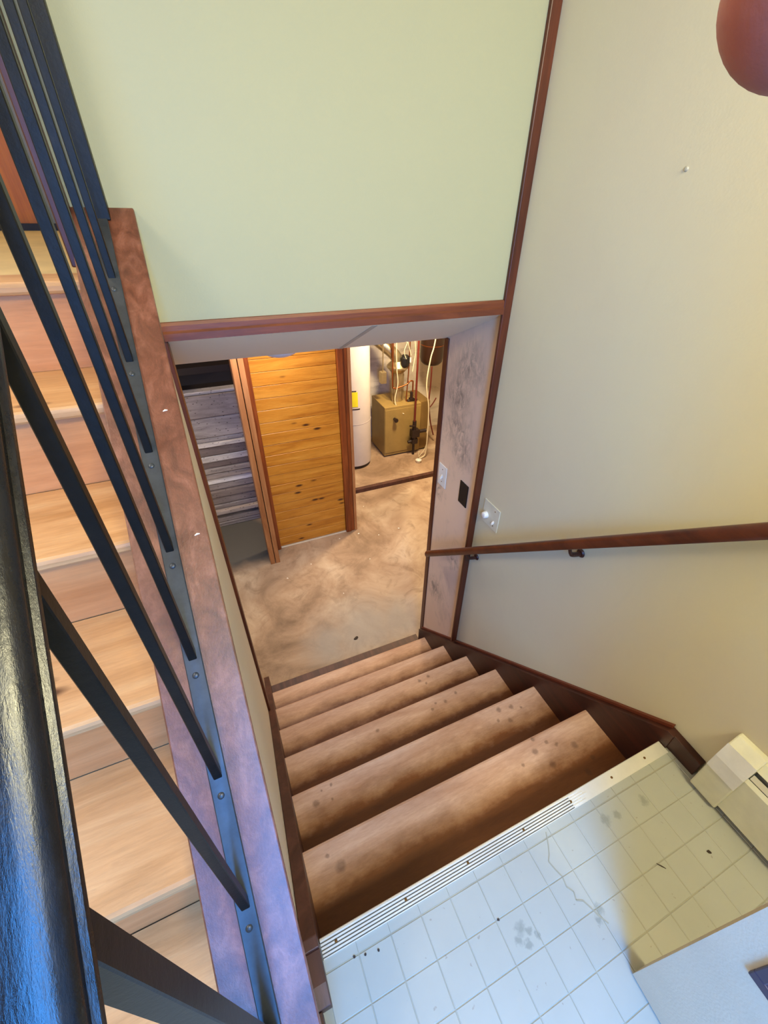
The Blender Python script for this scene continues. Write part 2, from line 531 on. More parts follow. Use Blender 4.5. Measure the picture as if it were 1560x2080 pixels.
def lathe(bm, prof, cx, cy, n=32):
    rings = []
    for r, z in prof:
        if r < 1e-6:
            rings.append([bm.verts.new((cx, cy, z))])
        else:
            rings.append([bm.verts.new((cx + r * math.cos(2 * math.pi * k / n), cy + r * math.sin(2 * math.pi * k / n), z)) for k in range(n)])
    for a, c in zip(rings, rings[1:]):
        for k in range(n):
            k2 = (k + 1) % n
            if len(a) == 1 and len(c) == 1:
                continue
            if len(a) == 1:
                bm.faces.new((a[0], c[k2], c[k]))
            elif len(c) == 1:
                bm.faces.new((a[k], a[k2], c[0]))
            else:
                bm.faces.new((a[k], a[k2], c[k2], c[k]))
    return bm


def NB():
    return bmesh.new()


def obj(name, bm, mat, parent=None, smooth=False, bevel=0.0, seg=2, loc=None):
    bmesh.ops.recalc_face_normals(bm, faces=bm.faces[:])
    me = bpy.data.meshes.new(name)
    bm.to_mesh(me)
    bm.free()
    me.materials.append(M[mat])
    if smooth:
        for p in me.polygons:
            p.use_smooth = True
        if hasattr(me, 'set_sharp_from_angle'):
            me.set_sharp_from_angle(angle=math.radians(40))
    o = bpy.data.objects.new(name, me)
    COL.objects.link(o)
    if loc is not None:
        o.location = loc
    if parent is not None:
        o.parent = parent
        # world-space meshes under a placed parent
        o.matrix_parent_inverse = WORLD_INV(parent)
    if bevel:
        md = o.modifiers.new('bevel', 'BEVEL')
        md.width = bevel
        md.segments = seg
        md.limit_method = 'ANGLE'
    return o


def WORLD_INV(o):
    m = Matrix.Translation(o.location)
    if o.parent is not None:
        m = Matrix.Identity(4) if o.type == 'MESH' and o.location.length == 0 else m
    return m.inverted()


def thing(name, label, cat, loc=(0, 0, 0), group=None):
    o = bpy.data.objects.new(name, None)
    COL.objects.link(o)
    o.location = loc
    o.empty_display_size = 0.05
    o['label'] = label
    o['category'] = cat
    if group:
        o['group'] = group
    return o


def tag(o, label, cat, group=None):
    o['label'] = label
    o['category'] = cat
    if group:
        o['group'] = group
    return o


def struct(name, bm, mat, label=None, parent=None, bevel=0.0, smooth=False, cat='structure'):
    o = obj(name, bm, mat, parent, smooth, bevel)
    if parent is None:
        o['kind'] = 'structure'
        if label:
            o['label'] = label
            o['category'] = cat
    return o


# ------------------------------------------------------------------ key numbers
XR = 1.12            # right wall
XL = -0.082          # right face of the divider wall
YH = 1.44            # header wall
YJ = 1.885           # lower end of the right wall
ZB = -1.505          # basement floor
ZU = 1.228           # upper floor
ZC = 3.65            # ceiling
YB = -0.95           # entry wall
RISE, GO = 0.215, 0.2525
PITCH = 0.845
SK = 0.262           # landing nosing


def capz(y):
    return 0.157 + PITCH * y


# ------------------------------------------------------------------ large structure
bm = NB()
box(bm, XR, XR + 0.10, YB, YH, -1.6, ZC)
struct('wall_right', bm, 'cream_paint_warm', 'tall cream painted wall on the right above the stair handrail', cat='wall')
bm = NB()
box(bm, XR, XR + 0.10, YH, YJ, -1.6, ZC)
struct('wall_right_lower', bm, 'grimy_paint', 'grimy mauve-grey wall panel beside the foot of the stair', cat='wall')
bm = NB()
box(bm, -0.195, XR, YH, YH + 0.02, 1.062, ZC)
box(bm, -0.195, -0.175, YH + 0.02, 3.0, ZU, ZC)
struct('wall_front', bm, 'cream_paint', 'cream-green wall above the opening to the basement', cat='wall')
# divider wall between the two flights (sloped top under the cap)
bm = NB()
prism(bm, [(YB + 0.02, -1.55), (1.50, -1.55), (1.50, 1.045), (YH, 1.35), (0.02, capz(0.02) - 0.032), (YB + 0.02, capz(0.02) - 0.032)], -0.19, XL, 'X')
struct('wall_left', bm, 'divider_paint', 'narrow cream wall dividing the two stair flights under the wooden cap', cat='wall')
# soffit sloping down to the basement
bm = NB()
y0, z0, y1, z1 = YH + 0.021, 1.050, YJ, 0.856
prism(bm, [(y0, z0), (y1, z1), (y1 + 0.02, z1), (y1 + 0.02, 1.2), (y0, 1.2)], -0.19, XR - 0.001, 'X')
sof = struct('ceiling_stair', bm, 'ceiling_paint', 'pale sloping soffit over the foot of the stair', cat='ceiling')
bm = NB()
prism(bm, [(y0 + 0.01, z0 - 0.0062), (y1 - 0.002, z1 - 0.0012), (y1 - 0.002, z1 + 0.004), (y0 + 0.01, z0)], 0.572, 0.592, 'X')
o = obj('seam_tape', bm, 'heater_grille', sof)
# basement ceiling, floor, walls
bm = NB()
box(bm, -1.8, 3.6, YJ + 0.02, 5.5, 0.862, 0.95)
struct('ceiling_basement', bm, 'ceiling_paint')
bm = NB()
box(bm, -1.8, 3.6, 0.0, 5.5, ZB - 0.1, ZB)
struct('floor_basement', bm, 'concrete', 'bare stained tan concrete basement floor', cat='floor')
bm = NB()
box(bm, -1.9, 3.7, 5.35, 5.45, ZB, 0.9)
struct('wall_basement_back', bm, 'stained_white_wall', 'stained off-white wall behind the boiler', cat='wall')
bm = NB()
box(bm, 3.5, 3.6, YJ, 5.35, ZB, 0.9)
struct('wall_basement_right', bm, 'stained_white_wall')
bm = NB()
box(bm, XR + 0.10, 3.6, YJ - 0.12, YJ - 0.02, ZB, 0.9)
struct('wall_basement_near', bm, 'stained_white_wall')
bm = NB()
box(bm, -1.8, -1.7, 1.5, 5.35, ZB, 0.9)
struct('wall_basement_left', bm, 'stained_white_wall')
bm = NB()
box(bm, -1.7, -0.19, 1.45, 1.55, ZB, 0.9)
struct('wall_basement_stair', bm, 'stained_white_wall')
# upper part of the house
bm = NB()
box(bm, -1.32, -0.195, 1.501, 3.1, ZU - 0.12, ZU)
struct('floor_upper', bm, 'upper_floor_vinyl', 'pale tan upper floor at the head of the pine stair', cat='floor')
bm = NB()
box(bm, -1.42, -1.32, YB, 3.1, -0.3, ZC)
struct('wall_far_left', bm, 'cream_paint_warm')
bm = NB()
box(bm, -1.42, XR + 0.1, YB - 0.1, 3.2, ZC, ZC + 0.1)
struct('ceiling', bm, 'ceiling_paint')
bm = NB()
box(bm, -1.42, -0.32, YB - 0.1, YB, -0.3, ZC)
box(bm, 0.60, XR + 0.1, YB - 0.1, YB, -0.3, 2.16)
box(bm, -0.32, 0.60, YB - 0.1, YB, 2.1, 2.16)
box(bm, -0.32, 0.18, YB - 0.1, YB, 2.16, 2.68)
box(bm, 1.06, XR + 0.1, YB - 0.1, YB, 2.16, 2.68)
box(bm, -0.32, XR + 0.1, YB - 0.1, YB, 2.68, ZC)
struct('wall_back', bm, 'cream_paint')
bm = NB()
box(bm, -1.32, -0.195, 3.0, 3.1, ZU, ZC)
struct('wall_upper_back', bm, 'cream_paint_warm')

bm = NB()
for (a, b2, c, d2) in ((0.18, 1.06, 2.16, 2.19), (0.18, 1.06, 2.65, 2.68), (0.18, 0.21, 2.19, 2.65), (1.03, 1.06, 2.19, 2.65)):
    box(bm, a, b2, YB - 0.09, YB - 0.01, c, d2)
struct('window_1', bm, 'trim_brown_flat', 'transom window above the entry door', cat='window')

# landing : subfloor plus one vinyl tile each
bm = NB()
box(bm, XL, XR, YB, SK - 0.035, -0.20, -0.0012)
box(bm, XL, XR, SK - 0.035, SK - 0.006, -0.20, -0.0035)
box(bm, -1.32, -0.19, YB, 0.09, -0.20, -0.0012)
landing = struct('floor', bm, 'vinyl_joint', 'landing covered in white vinyl squares', cat='floor')
px_, py_ = 0.0806, 0.0824
me = None
xs = 0.435 - 6 * px_
for j in range(13):
    for i in range(15):
        xa, ya = xs + i * px_, 0.204 - (j + 1) * py_
        wx, wy = px_ - 0.0014, py_ - 0.0014
        if xa < XL:
            wx = wx - (XL - xa) - 0.001
            xa = XL + 0.001
        if xa + wx > XR:
            wx = XR - xa - 0.001
        if wx < 0.01 or ya < YB + 0.01:
            continue
        full = abs(wx - (px_ - 0.0014)) < 1e-5
        if full and me is not None:
            t = bpy.data.objects.new('tile', me)
            COL.objects.link(t)
            t.location = (xa, ya, 0)
            t.parent = landing
            continue
        bm = NB()
        e = 0.0012
        lo = [bm.verts.new(p) for p in ((0, 0, -0.0012), (wx, 0, -0.0012), (wx, wy, -0.0012), (0, wy, -0.0012))]
        hi = [bm.verts.new(p) for p in ((e, e, 0), (wx - e, e, 0), (wx - e, wy - e, 0), (e, wy - e, 0))]
        bm.faces.new(hi)
        for k in range(4):
            bm.faces.new((lo[k], lo[(k + 1) % 4], hi[(k + 1) % 4], hi[k]))
        t = obj('tile', bm, 'vinyl_tile', landing, loc=(xa, ya, 0))
        if full:
            me = t.data
# strip of vinyl between the last row and the metal nosing
bm = NB()
for i in range(15):
    xa = max(xs + i * px_, XL + 0.001)
    xb = min(xs + (i + 1) * px_ - 0.0014, XR - 0.001)
    if xb - xa > 0.005:
        box(bm, xa, xb, 0.2055, SK - 0.036, -0.002, 0)
o = obj('tile_edge_strip', bm, 'vinyl_tile', landing)
# torn curling edge of the vinyl
tear = [(0.585, 0.215), (0.572, 0.190), (0.560, 0.172), (0.548, 0.160), (0.553, 0.140), (0.560, 0.120), (0.556, 0.100), (0.566, 0.085), (0.560, 0.070), (0.575, 0.062), (0.583, 0.045), (0.590, 0.025), (0.602, 0.005)]
bm = NB()
random.seed(4)
for (a, c), (a2, c2) in zip(tear, tear[1:]):
    dx, dy = a2 - a, c2 - c
    L = math.hypot(dx, dy)
    nx, ny = -dy / L * 0.0016, dx / L * 0.0016
    prism(bm, [(a - nx, c - ny), (a + nx, c + ny), (a2 + nx, c2 + ny), (a2 - nx, c2 - ny)], 0.0002, 0.0011, 'Z')
obj('torn_edge', bm, 'vinyl_joint', landing)

# ------------------------------------------------------------------ trims
bm = NB()
box(bm, 1.083, XR, YH - 0.014, YH, -0.92, ZC)
struct('trim_1', bm, 'trim_brown', 'brown vertical corner trim running the full height of the stairwell', bevel=0.003, cat='trim')
bm = NB()
prism(bm, [(YH, 1.060), (YH, 1.108), (YH - 0.010, 1.108), (YH - 0.014, 1.100), (YH - 0.014, 1.086), (YH - 0.019, 1.080), (YH - 0.019, 1.060)], XL + 0.006, 1.082, 'X')
struct('trim_2', bm, 'trim_brown_x', 'brown wooden trim along the bottom edge of the wall above the opening', cat='trim')
bm = NB()
box(bm, XL - 0.02, XL + 0.012, 1.43, 1.505, -1.0, 1.058)
struct('trim_3', bm, 'trim_brown', 'brown upright trim at the left side of the basement opening', bevel=0.003, cat='trim')
bm = NB()
box(bm, XR - 0.006, XR + 0.11, YJ - 0.03, YJ + 0.012, -1.40, 0.86)
struct('trim_4', bm, 'trim_brown', 'brown upright trim on the far end of the grimy wall', bevel=0.003, cat='trim')
bm = NB()
box(bm, -0.232, -0.195, YH - 0.02, YH + 0.035, 1.25, ZC)
struct('trim_5', bm, 'trim_brown', 'brown corner trim at the head of the pine stair behind the balusters', bevel=0.003, cat='trim')
# wooden cap on the divider
bm = NB()
dn = Vector((0, 1, PITCH)).normalized()
up = Vector((0, -dn.z, dn.y))
ya, yb = -0.02, YH - 0.001
capprof = [(-0.072, 0.0), (0.072, 0.0), (0.072, -0.008), (0.070, -0.026), (-0.070, -0.026), (-0.072, -0.008)]
A = [bm.verts.new((-0.135 + a, ya, capz(ya) + c / dn.y)) for a, c in capprof]
B = [bm.verts.new((-0.135 + a, yb, capz(yb) + c / dn.y)) for a, c in capprof]
for i in range(6):
    bm.faces.new((A[i], B[i], B[(i + 1) % 6], A[(i + 1) % 6]))
bm.faces.new(A[::-1])
bm.faces.new(B)
struct('trim_6', bm, 'cap_wood', 'wide scuffed wooden cap sloping up under the metal railing', bevel=0.003, cat='trim')
# moulding below the cap on the stair side
bm = NB()
A = [bm.verts.new((x, ya, capz(ya) + c)) for x, c in ((XL, -0.034), (XL + 0.010, -0.036), (XL + 0.006, -0.052), (XL, -0.052))]
B = [bm.verts.new((x, yb, capz(yb) + c)) for x, c in ((XL, -0.034), (XL + 0.010, -0.036), (XL + 0.006, -0.052), (XL, -0.052))]
for i in range(4):
    bm.faces.new((A[i], B[i], B[(i + 1) % 4], A[(i + 1) % 4]))
bm.faces.new(A[::-1])
bm.faces.new(B)
struct('trim_7', bm, 'trim_brown_flat', 'thin brown moulding under the wooden cap', cat='trim')
# bottom threshold strip
bm = NB()
box(bm, -0.08, XR, 1.80, 1.962, ZB, ZB + 0.008)
struct('trim_8', bm, 'stringer_wood', 'dark wooden strip on the floor at the foot of the stair', cat='trim')

# ------------------------------------------------------------------ basement stair
st = thing('staircase', 'brown wooden stair going down to the basement floor', 'staircase', (0.5, 1.0, ZB))
X0, X1 = -0.047, 1.092
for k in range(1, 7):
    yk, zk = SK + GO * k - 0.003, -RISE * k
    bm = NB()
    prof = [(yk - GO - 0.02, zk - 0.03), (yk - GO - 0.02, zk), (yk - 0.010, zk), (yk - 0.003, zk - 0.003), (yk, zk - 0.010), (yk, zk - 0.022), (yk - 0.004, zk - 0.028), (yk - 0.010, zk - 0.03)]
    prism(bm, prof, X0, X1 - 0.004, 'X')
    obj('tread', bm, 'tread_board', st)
for k in range(0, 7):
    yk = SK + GO * k - 0.022
    zt = -RISE * k - (0.03 if k else 0.012)
    bm = NB()
    box(bm, X0, X1 - 0.004, yk - 0.018, yk, -RISE * (k + 1) + (0.0 if k < 6 else 0.0), zt)
    obj('riser', bm, 'riser_board', st)
# worn fibreboard layer on first tread


def skirt(xa, xb, yend, mat, lift):
    bm = NB()
    pts = [(0.262, 0.07), (yend, -PITCH * (yend - 0.262) + 0.07 - lift), (yend, ZB), (yend - 0.45, ZB), (0.24, -0.42), (0.24, -0.001), (0.24, 0.07)]
    prism(bm, pts, xa, xb, 'X')
    return bm


s1 = obj('stringer', skirt(X1 - 0.004, XR - 0.001, YJ - 0.02, 'x', 0.02), 'trim_dark_y', st, bevel=0.002)
s1['label'] = 'dark brown stringer board along the right wall'
bm = NB()
pts = [(0.262, 0.07), (1.95, -PITCH * (1.95 - 0.262) + 0.07), (1.95, ZB), (1.5, ZB), (0.24, -0.42), (0.24, 0.07)]
prism(bm, pts, XL + 0.001, X0, 'X')
s2 = obj('stringer', bm, 'stringer_wood', st, bevel=0.002)
s2['label'] = 'scuffed brown stringer board against the divider wall'
# moulded top edge of the right stringer
bm = NB()
prism(bm, [(0.262, 0.070), (YJ - 0.02, -PITCH * (YJ - 0.282) + 0.05), (YJ - 0.02, -PITCH * (YJ - 0.282) + 0.064), (0.262, 0.084)], XR - 0.012, XR - 0.001, 'X')
obj('stringer_moulding', bm, 'trim_brown_flat', st)
# aluminium stair nosing
nz = obj('nosing_strip', prism(NB(), [(SK - 0.036, 0.0), (SK - 0.036, 0.0022), (SK, 0.0022), (SK + 0.002, 0.0005), (SK + 0.002, -0.022), (SK - 0.0005, -0.022), (SK - 0.0005, -0.002), (SK - 0.005, -0.002), (SK - 0.005, -0.0035), (SK - 0.036, -0.0035)], X0 + 0.002, 1.086, 'X'), 'aluminium', st)
nz['label'] = 'aluminium nosing strip on the landing edge'
for r in range(5):
    yy = SK - 0.004 - r * 0.0065
    bm = NB()
    prism(bm, [(yy - 0.0021, 0.0018), (yy - 0.0016, 0.0036), (yy + 0.0016, 0.0036), (yy + 0.0021, 0.0018)], X0 + 0.002, 0.735 + 0.012 * ((r * 7) % 3), 'X')
    obj('rib', bm, 'aluminium', nz)
    bm = NB()
    prism(bm, [(yy - 0.0044, 0.0020), (yy - 0.0044, 0.0024), (yy - 0.0022, 0.0024), (yy - 0.0022, 0.0020)], X0 + 0.002, 0.70, 'X')
    obj('groove', bm, 'aluminium_groove', nz)
for x in (-0.01, 0.17, 0.35, 0.53, 0.70, 0.86, 1.0):
    bm = NB()
    lathe(bm, [(0.0, 0.0052), (0.0026, 0.0048), (0.0036, 0.0034), (0.0036, 0.0015)], x, SK - 0.0175, 12)
    obj('screw', bm, 'brass', nz, smooth=True)
# landing baseboards
bm = NB()
prism(bm, [(0.262, 0.0), (0.262, 0.07), (0.150, 0.064), (0.150, 0.0)], XR - 0.026, XR, 'X')
struct('baseboard_right', bm, 'trim_dark_y', 'short dark baseboard between the stair and the heater', bevel=0.002, cat='baseboard')
bm = NB()
prism(bm, [(0.24, 0.0), (0.24, 0.058), (0.185, 0.058), (0.150, 0.050), (0.150, 0.0)], XL, X0, 'X')
prism(bm, [(0.149, 0.0), (0.149, 0.045), (YB + 0.02, 0.045), (YB + 0.02, 0.0)], XL, XL + 0.014, 'X')
struct('baseboard_left', bm, 'stringer_wood', 'battered brown baseboard on the left edge of the landing', bevel=0.0015, cat='baseboard')
bm = NB()
prism(bm, [(0.150, 0.046), (0.075, 0.050), (0.070, 0.053), (0.150, 0.062)], XL + 0.002, XL + 0.006, 'X')
tag(obj('wood_splinter', bm, 'pale_chip'), 'pale splinter of wood standing off the battered left baseboard', 'splinter')

# ------------------------------------------------------------------ pine stair going up
us = thing('pine_staircase', 'pale knotty pine stair going up behind the black railing', 'staircase', (-0.75, 0.7, 0))
UY0, UZ0, UG, UR = 0.365, 0.376, 0.252, 0.213
for k in range(-1, 5):
    yk, zk = UY0 + UG * k, UZ0 + UR * k
    back = yk + UG + 0.0325 if k < 4 else 1.50
    bm = NB()
    prism(bm, [(back, zk - 0.028), (back, zk), (yk + 0.010, zk), (yk + 0.003, zk - 0.003), (yk, zk - 0.010), (yk, zk - 0.020), (yk + 0.004, zk - 0.026), (yk + 0.010, zk - 0.028)], -1.31, -0.192, 'X')
    obj('tread', bm, 'pine_tread', us)
    bm = NB()
    box(bm, -1.31, -0.192, yk + 0.035, yk + 0.053, zk - UR if k > -1 else 0.0, zk - 0.028)
    obj('riser', bm, 'pine_riser', us)
# ------------------------------------------------------------------ orange wooden door on the upper level
d3 = thing('wooden_door', 'orange-brown wooden door on the upper floor behind the balusters', 'door', (-0.95, 2.96, ZU))
bm = NB()
box(bm, -1.30, -0.50, 2.93, 2.965, ZU + 0.012, ZU + 0.62)
obj('door_panel', bm, 'orange_door', d3, bevel=0.002)
bm = NB()
box(bm, -1.30, -1.20, 2.925, 2.97, ZU + 0.62, ZU + 2.0)
box(bm, -0.62, -0.50, 2.925, 2.97, ZU + 0.62, ZU + 2.0)
box(bm, -1.20, -0.62, 2.925, 2.97, ZU + 1.9, ZU + 2.0)
obj('door_frame', bm, 'trim_brown', d3, bevel=0.002)
bm = NB()
box(bm, -1.20, -0.62, 2.945, 2.952, ZU + 0.62, ZU + 1.9)
obj('pane', bm, 'window_glow', d3)
bm = NB()
box(bm, -1.32, -0.30, 2.90, 2.925, ZU, ZU + 0.028)
struct('threshold', bm, 'baseboard_black', 'black threshold strip under the orange door', cat='threshold')

# ------------------------------------------------------------------ metal guard railing
rl = thing('stair_railing', 'black iron railing with square balusters on the wooden cap', 'railing', (-0.139, 0.7, capz(0.7)))
bm = NB()
sweep(bm, [(-0.016, 0.0), (0.016, 0.0), (0.016, 0.0045), (0.0145, 0.006), (-0.0145, 0.006), (-0.016, 0.0045)],
      (-0.139, 0.0, capz(0.0)), (-0.139, YH - 0.005, capz(YH - 0.005)), (1, 0, 0), up)
base = obj('base_rail', bm, 'grey_iron', rl)
hr = []
h0 = 0.846
prof = [(-0.025, 0.0), (0.025, 0.0), (0.0262, 0.003), (0.0255, 0.0065), (0.022, 0.008), (0.0225, 0.012), (0.0235, 0.017), (0.0215, 0.0225), (0.016, 0.026), (0.008, 0.0275),
        (-0.008, 0.0275), (-0.016, 0.026), (-0.0215, 0.0225), (-0.0235, 0.017), (-0.0225, 0.012), (-0.022, 0.008), (-0.0255, 0.0065), (-0.0262, 0.003)]
bm = NB()
sweep(bm, prof, (-0.1442, -0.25, capz(-0.25) + h0), (-0.1442, YH - 0.004, capz(YH - 0.004) + h0), (1, 0, 0), up)
obj('handrail', bm, 'black_iron', rl, smooth=True)
# balusters share one mesh ; ends cut to the slope
W2 = 0.0075
bm = NB()
lo = [bm.verts.new((sx * W2, sy * W2, sy * W2 * PITCH)) for (sx, sy) in ((-1, -1), (1, -1), (1, 1), (-1, 1))]
hi = [bm.verts.new((sx * W2, sy * W2, h0 + 0.012 + sy * W2 * PITCH)) for (sx, sy) in ((-1, -1), (1, -1), (1, 1), (-1, 1))]
bm.faces.new(lo[::-1])
bm.faces.new(hi)
for k in range(4):
    bm.faces.new((lo[k], lo[(k + 1) % 4], hi[(k + 1) % 4], hi[k]))
bal0 = None
ys = [0.119 + 0.1665 * k for k in range(8)]
YS1 = ys[1:]
for i, y in enumerate(YS1):
    loc = (-0.139, y, capz(y) + 0.005)
    if bal0 is None:
        bal0 = obj('baluster', bm, 'baluster_iron', rl, bevel=0.0012, seg=1, loc=loc)
    else:
        o = bal0.copy()
        COL.objects.link(o)
        o.location = loc
bm = NB()
W3 = 0.0115
y = ys[0]
lo = [bm.verts.new((-0.139 + sx * W3, y + sy * W3, capz(y + sy * W3) + 0.005)) for (sx, sy) in ((-1, -1), (1, -1), (1, 1), (-1, 1))]
hi = [bm.verts.new((-0.139 + sx * W3, y + sy * W3, capz(y + sy * W3) + h0 + 0.012)) for (sx, sy) in ((-1, -1), (1, -1), (1, 1), (-1, 1))]
bm.faces.new(lo[::-1])
bm.faces.new(hi)
for k in range(4):
    bm.faces.new((lo[k], lo[(k + 1) % 4], hi[(k + 1) % 4], hi[k]))
o = obj('first_post', bm, 'baluster_iron', rl, bevel=0.0012, seg=1)
o['label'] = 'thicker square post nearest the camera'
bm = NB()
box(bm, -0.160, -0.116, YH - 0.036, YH - 0.002, capz(YH - 0.03) - 0.0, capz(YH) + h0 + 0.01)
e = obj('end_post', bm, 'baluster_iron', rl, bevel=0.0015)
e['label'] = 'wider end post against the wall'
for i, y in enumerate(ys):
    bm = NB()
    yy = y - 0.026
    lathe(bm, [(0, 0.0028), (0.003, 0.0026), (0.0052, 0.0016), (0.0062, 0)], 0, 0, 14)
    sc = obj('screw', bm, 'grey_iron', base, smooth=True)
    rot = Matrix.Rotation(math.atan(PITCH), 4, 'X')
    sc.data.transform(Matrix.Translation(Vector((-0.140, yy, capz(yy))) + up * 0.006) @ rot)

# ------------------------------------------------------------------ wooden wall handrail
hw = thing('wall_handrail', 'brown wooden handrail on brackets along the right wall', 'handrail', (1.05, 1.0, 0.2))
def rz_(y):
    return -0.424 + (1.76 - y) * 0.884
n = 20
prof = []
for i in range(n):
    a = 2 * math.pi * i / n
    x, y = 0.0225 * math.cos(a), 0.0225 * math.sin(a)
    if y < -0.014:
        y = -0.014
    prof.append((x, y))
d = Vector((0, 1, -0.884)).normalized()
u2 = Vector((0, 0.884, 1)).normalized()
bm = NB()
sweep(bm, prof, (1.05, -0.35, rz_(-0.35)), (1.05, 1.765, rz_(1.765)), (1, 0, 0), u2)
obj('rail', bm, 'rail_wood', hw, smooth=True, bevel=0.002)
for yb_ in (-0.1, 0.79, 1.37):
    zb = rz_(yb_)
    bm = NB()
    lathe(bm, [(0, 0), (0.016, 0), (0.018, 0.003), (0.014, 0.009), (0, 0.011)], 0, 0, 20)
    bmesh.ops.transform(bm, matrix=Matrix.Translation((XR, yb_, zb - 0.062)) @ Matrix.Rotation(-math.pi / 2, 4, 'Y'), verts=bm.verts[:])
    tube(bm, smooth_path([(XR - 0.008, yb_, zb - 0.064), (XR - 0.030, yb_, zb - 0.060), (XR - 0.055, yb_, zb - 0.048), (1.05, yb_, zb - 0.016)], 5), [0.009] * 10 + [0.0065] * 6, 10)
    prism(bm, [(yb_ - 0.026, rz_(yb_ - 0.026) - 0.0205), (yb_ + 0.026, rz_(yb_ + 0.026) - 0.0205), (yb_ + 0.026, rz_(yb_ + 0.026) - 0.0165), (yb_ - 0.026, rz_(yb_ - 0.026) - 0.0165)], 1.042, 1.058, 'X')
    obj('bracket', bm, 'trim_dark_y', hw, smooth=True)

# ------------------------------------------------------------------ switches
lsw = thing('light_switch', 'white toggle light switch on the grimy wall near the brown jamb', 'switch', (XR, 1.795, 0.125))
bm = NB()
box(bm, XR - 0.005, XR, 1.752, 1.836, 0.056, 0.192)
obj('plate', bm, 'white_plastic', lsw, bevel=0.002)
bm = NB()
prism(bm, [(XR - 0.004, 0.135), (XR - 0.016, 0.112), (XR - 0.018, 0.104), (XR - 0.004, 0.112)], 1.789, 1.799, 'Y')
obj('toggle', bm, 'white_plastic', lsw, bevel=0.0008)
for z in (0.085, 0.165):
    bm = NB()
    lathe(bm, [(0, 0.0015), (0.003, 0.001), (0.0036, 0)], 0, 0, 10)
    bmesh.ops.transform(bm, matrix=Matrix.Translation((XR - 0.005, 1.794, z)) @ Matrix.Rotation(-math.pi / 2, 4, 'Y'), verts=bm.verts[:])
    obj('screw', bm, 'brass', lsw)
bp = thing('blank_plate', 'black blank wall plate on the grimy wall beside the brown corner trim', 'wall plate', (XR, 1.57, 0.14))
bm = NB()
box(bm, XR - 0.005, XR, 1.530, 1.608, 0.072, 0.206)
obj('plate', bm, 'black_plastic', bp, bevel=0.002)
for z in (0.100, 0.178):
    bm = NB()
    lathe(bm, [(0, 0.0015), (0.003, 0.001), (0.0036, 0)], 0, 0, 10)
    bmesh.ops.transform(bm, matrix=Matrix.Translation((XR - 0.005, 1.569, z)) @ Matrix.Rotation(-math.pi / 2, 4, 'Y'), verts=bm.verts[:])
    obj('screw', bm, 'black_plastic', bp)
dm = thing('dimmer_switch', 'ivory wall plate with a round white dimmer knob above the handrail', 'switch', (XR, 1.32, 0.17))
bm = NB()
box(bm, XR - 0.005, XR, 1.256, 1.382, 0.108, 0.236)
obj('plate', bm, 'ivory_plastic', dm, bevel=0.002)
bm = NB()
lathe(bm, [(0, 0.020), (0.013, 0.020), (0.016, 0.018), (0.018, 0.006), (0.018, 0)], 0, 0, 24)
bmesh.ops.transform(bm, matrix=Matrix.Translation((XR - 0.005, 1.351, 0.158)) @ Matrix.Rotation(-math.pi / 2, 4, 'Y'), verts=bm.verts[:])
obj('knob', bm, 'white_plastic', dm, smooth=True)
bm = NB()
prism(bm, [(XR - 0.004, 0.160), (XR - 0.014, 0.150), (XR - 0.016, 0.142), (XR - 0.004, 0.146)], 1.285, 1.293, 'Y')
obj('toggle', bm, 'white_plastic', dm)
for z in (0.130, 0.214):
    bm = NB()
    lathe(bm, [(0, 0.0015), (0.003, 0.001), (0.0036, 0)], 0, 0, 10)
    bmesh.ops.transform(bm, matrix=Matrix.Translation((XR - 0.005, 1.290, z)) @ Matrix.Rotation(-math.pi / 2, 4, 'Y'), verts=bm.verts[:])
    obj('screw', bm, 'brass', dm)
# little plug in the right wall
bm = NB()
lathe(bm, [(0, 0.004), (0.004, 0.003), (0.006, 0)], 0, 0, 14)
bmesh.ops.transform(bm, matrix=Matrix.Translation((XR, 0.879, 1.482)) @ Matrix.Rotation(-math.pi / 2, 4, 'Y'), verts=bm.verts[:])
tag(obj('wall_anchor', bm, 'heater_grille', smooth=True), 'tiny round anchor left high on the right wall', 'wall anchor')

# ------------------------------------------------------------------ baseboard heater
ht = thing('baseboard_heater', 'beige metal baseboard heater with an end cap on the right wall', 'heater', (1.08, -0.3, 0))
def hprof(z0, d):
    return [(XR, z0), (XR, 0.262), (XR - 0.018, 0.262), (XR - 0.034 - d, 0.236), (XR - 0.050 - d, 0.185), (XR - 0.054 - d, 0.10), (XR - 0.054 - d, z0 + 0.012), (XR - 0.044 - d, z0)]
bm = NB()
prism(bm, hprof(0.006, 0.006), 0.062, 0.140, 'Y')
obj('end_cap', bm, 'heater_enamel', ht, bevel=0.004)
bm = NB()
prism(bm, [(XR - 0.0405, 0.2365), (XR - 0.0565, 0.185), (XR - 0.0605, 0.135), (XR - 0.0620, 0.135), (XR - 0.0580, 0.186), (XR - 0.0425, 0.238)], 0.0625, 0.1395, 'Y')
o = obj('end_cap_band', bm, 'heater_enamel_pale', ht)
o['label'] = 'paler band folded over the end cap'
bm = NB()
prism(bm, [(XR, 0.20), (XR, 0.252), (XR - 0.020, 0.252), (XR - 0.036, 0.228), (XR - 0.034, 0.226), (XR - 0.019, 0.249), (XR - 0.003, 0.249), (XR - 0.003, 0.20)], YB + 0.06, 0.063, 'Y')
obj('hood', bm, 'heater_enamel', ht)
bm = NB()
prism(bm, [(XR - 0.053, 0.030), (XR - 0.053, 0.185), (XR - 0.046, 0.197), (XR - 0.045, 0.195), (XR - 0.051, 0.184), (XR - 0.051, 0.030)], YB + 0.06, 0.063, 'Y')
obj('front_panel', bm, 'heater_enamel', ht)
bm = NB()
prism(bm, [(XR - 0.036, 0.212), (XR - 0.046, 0.200), (XR - 0.044, 0.199), (XR - 0.034, 0.210)], YB + 0.06, 0.060, 'Y')
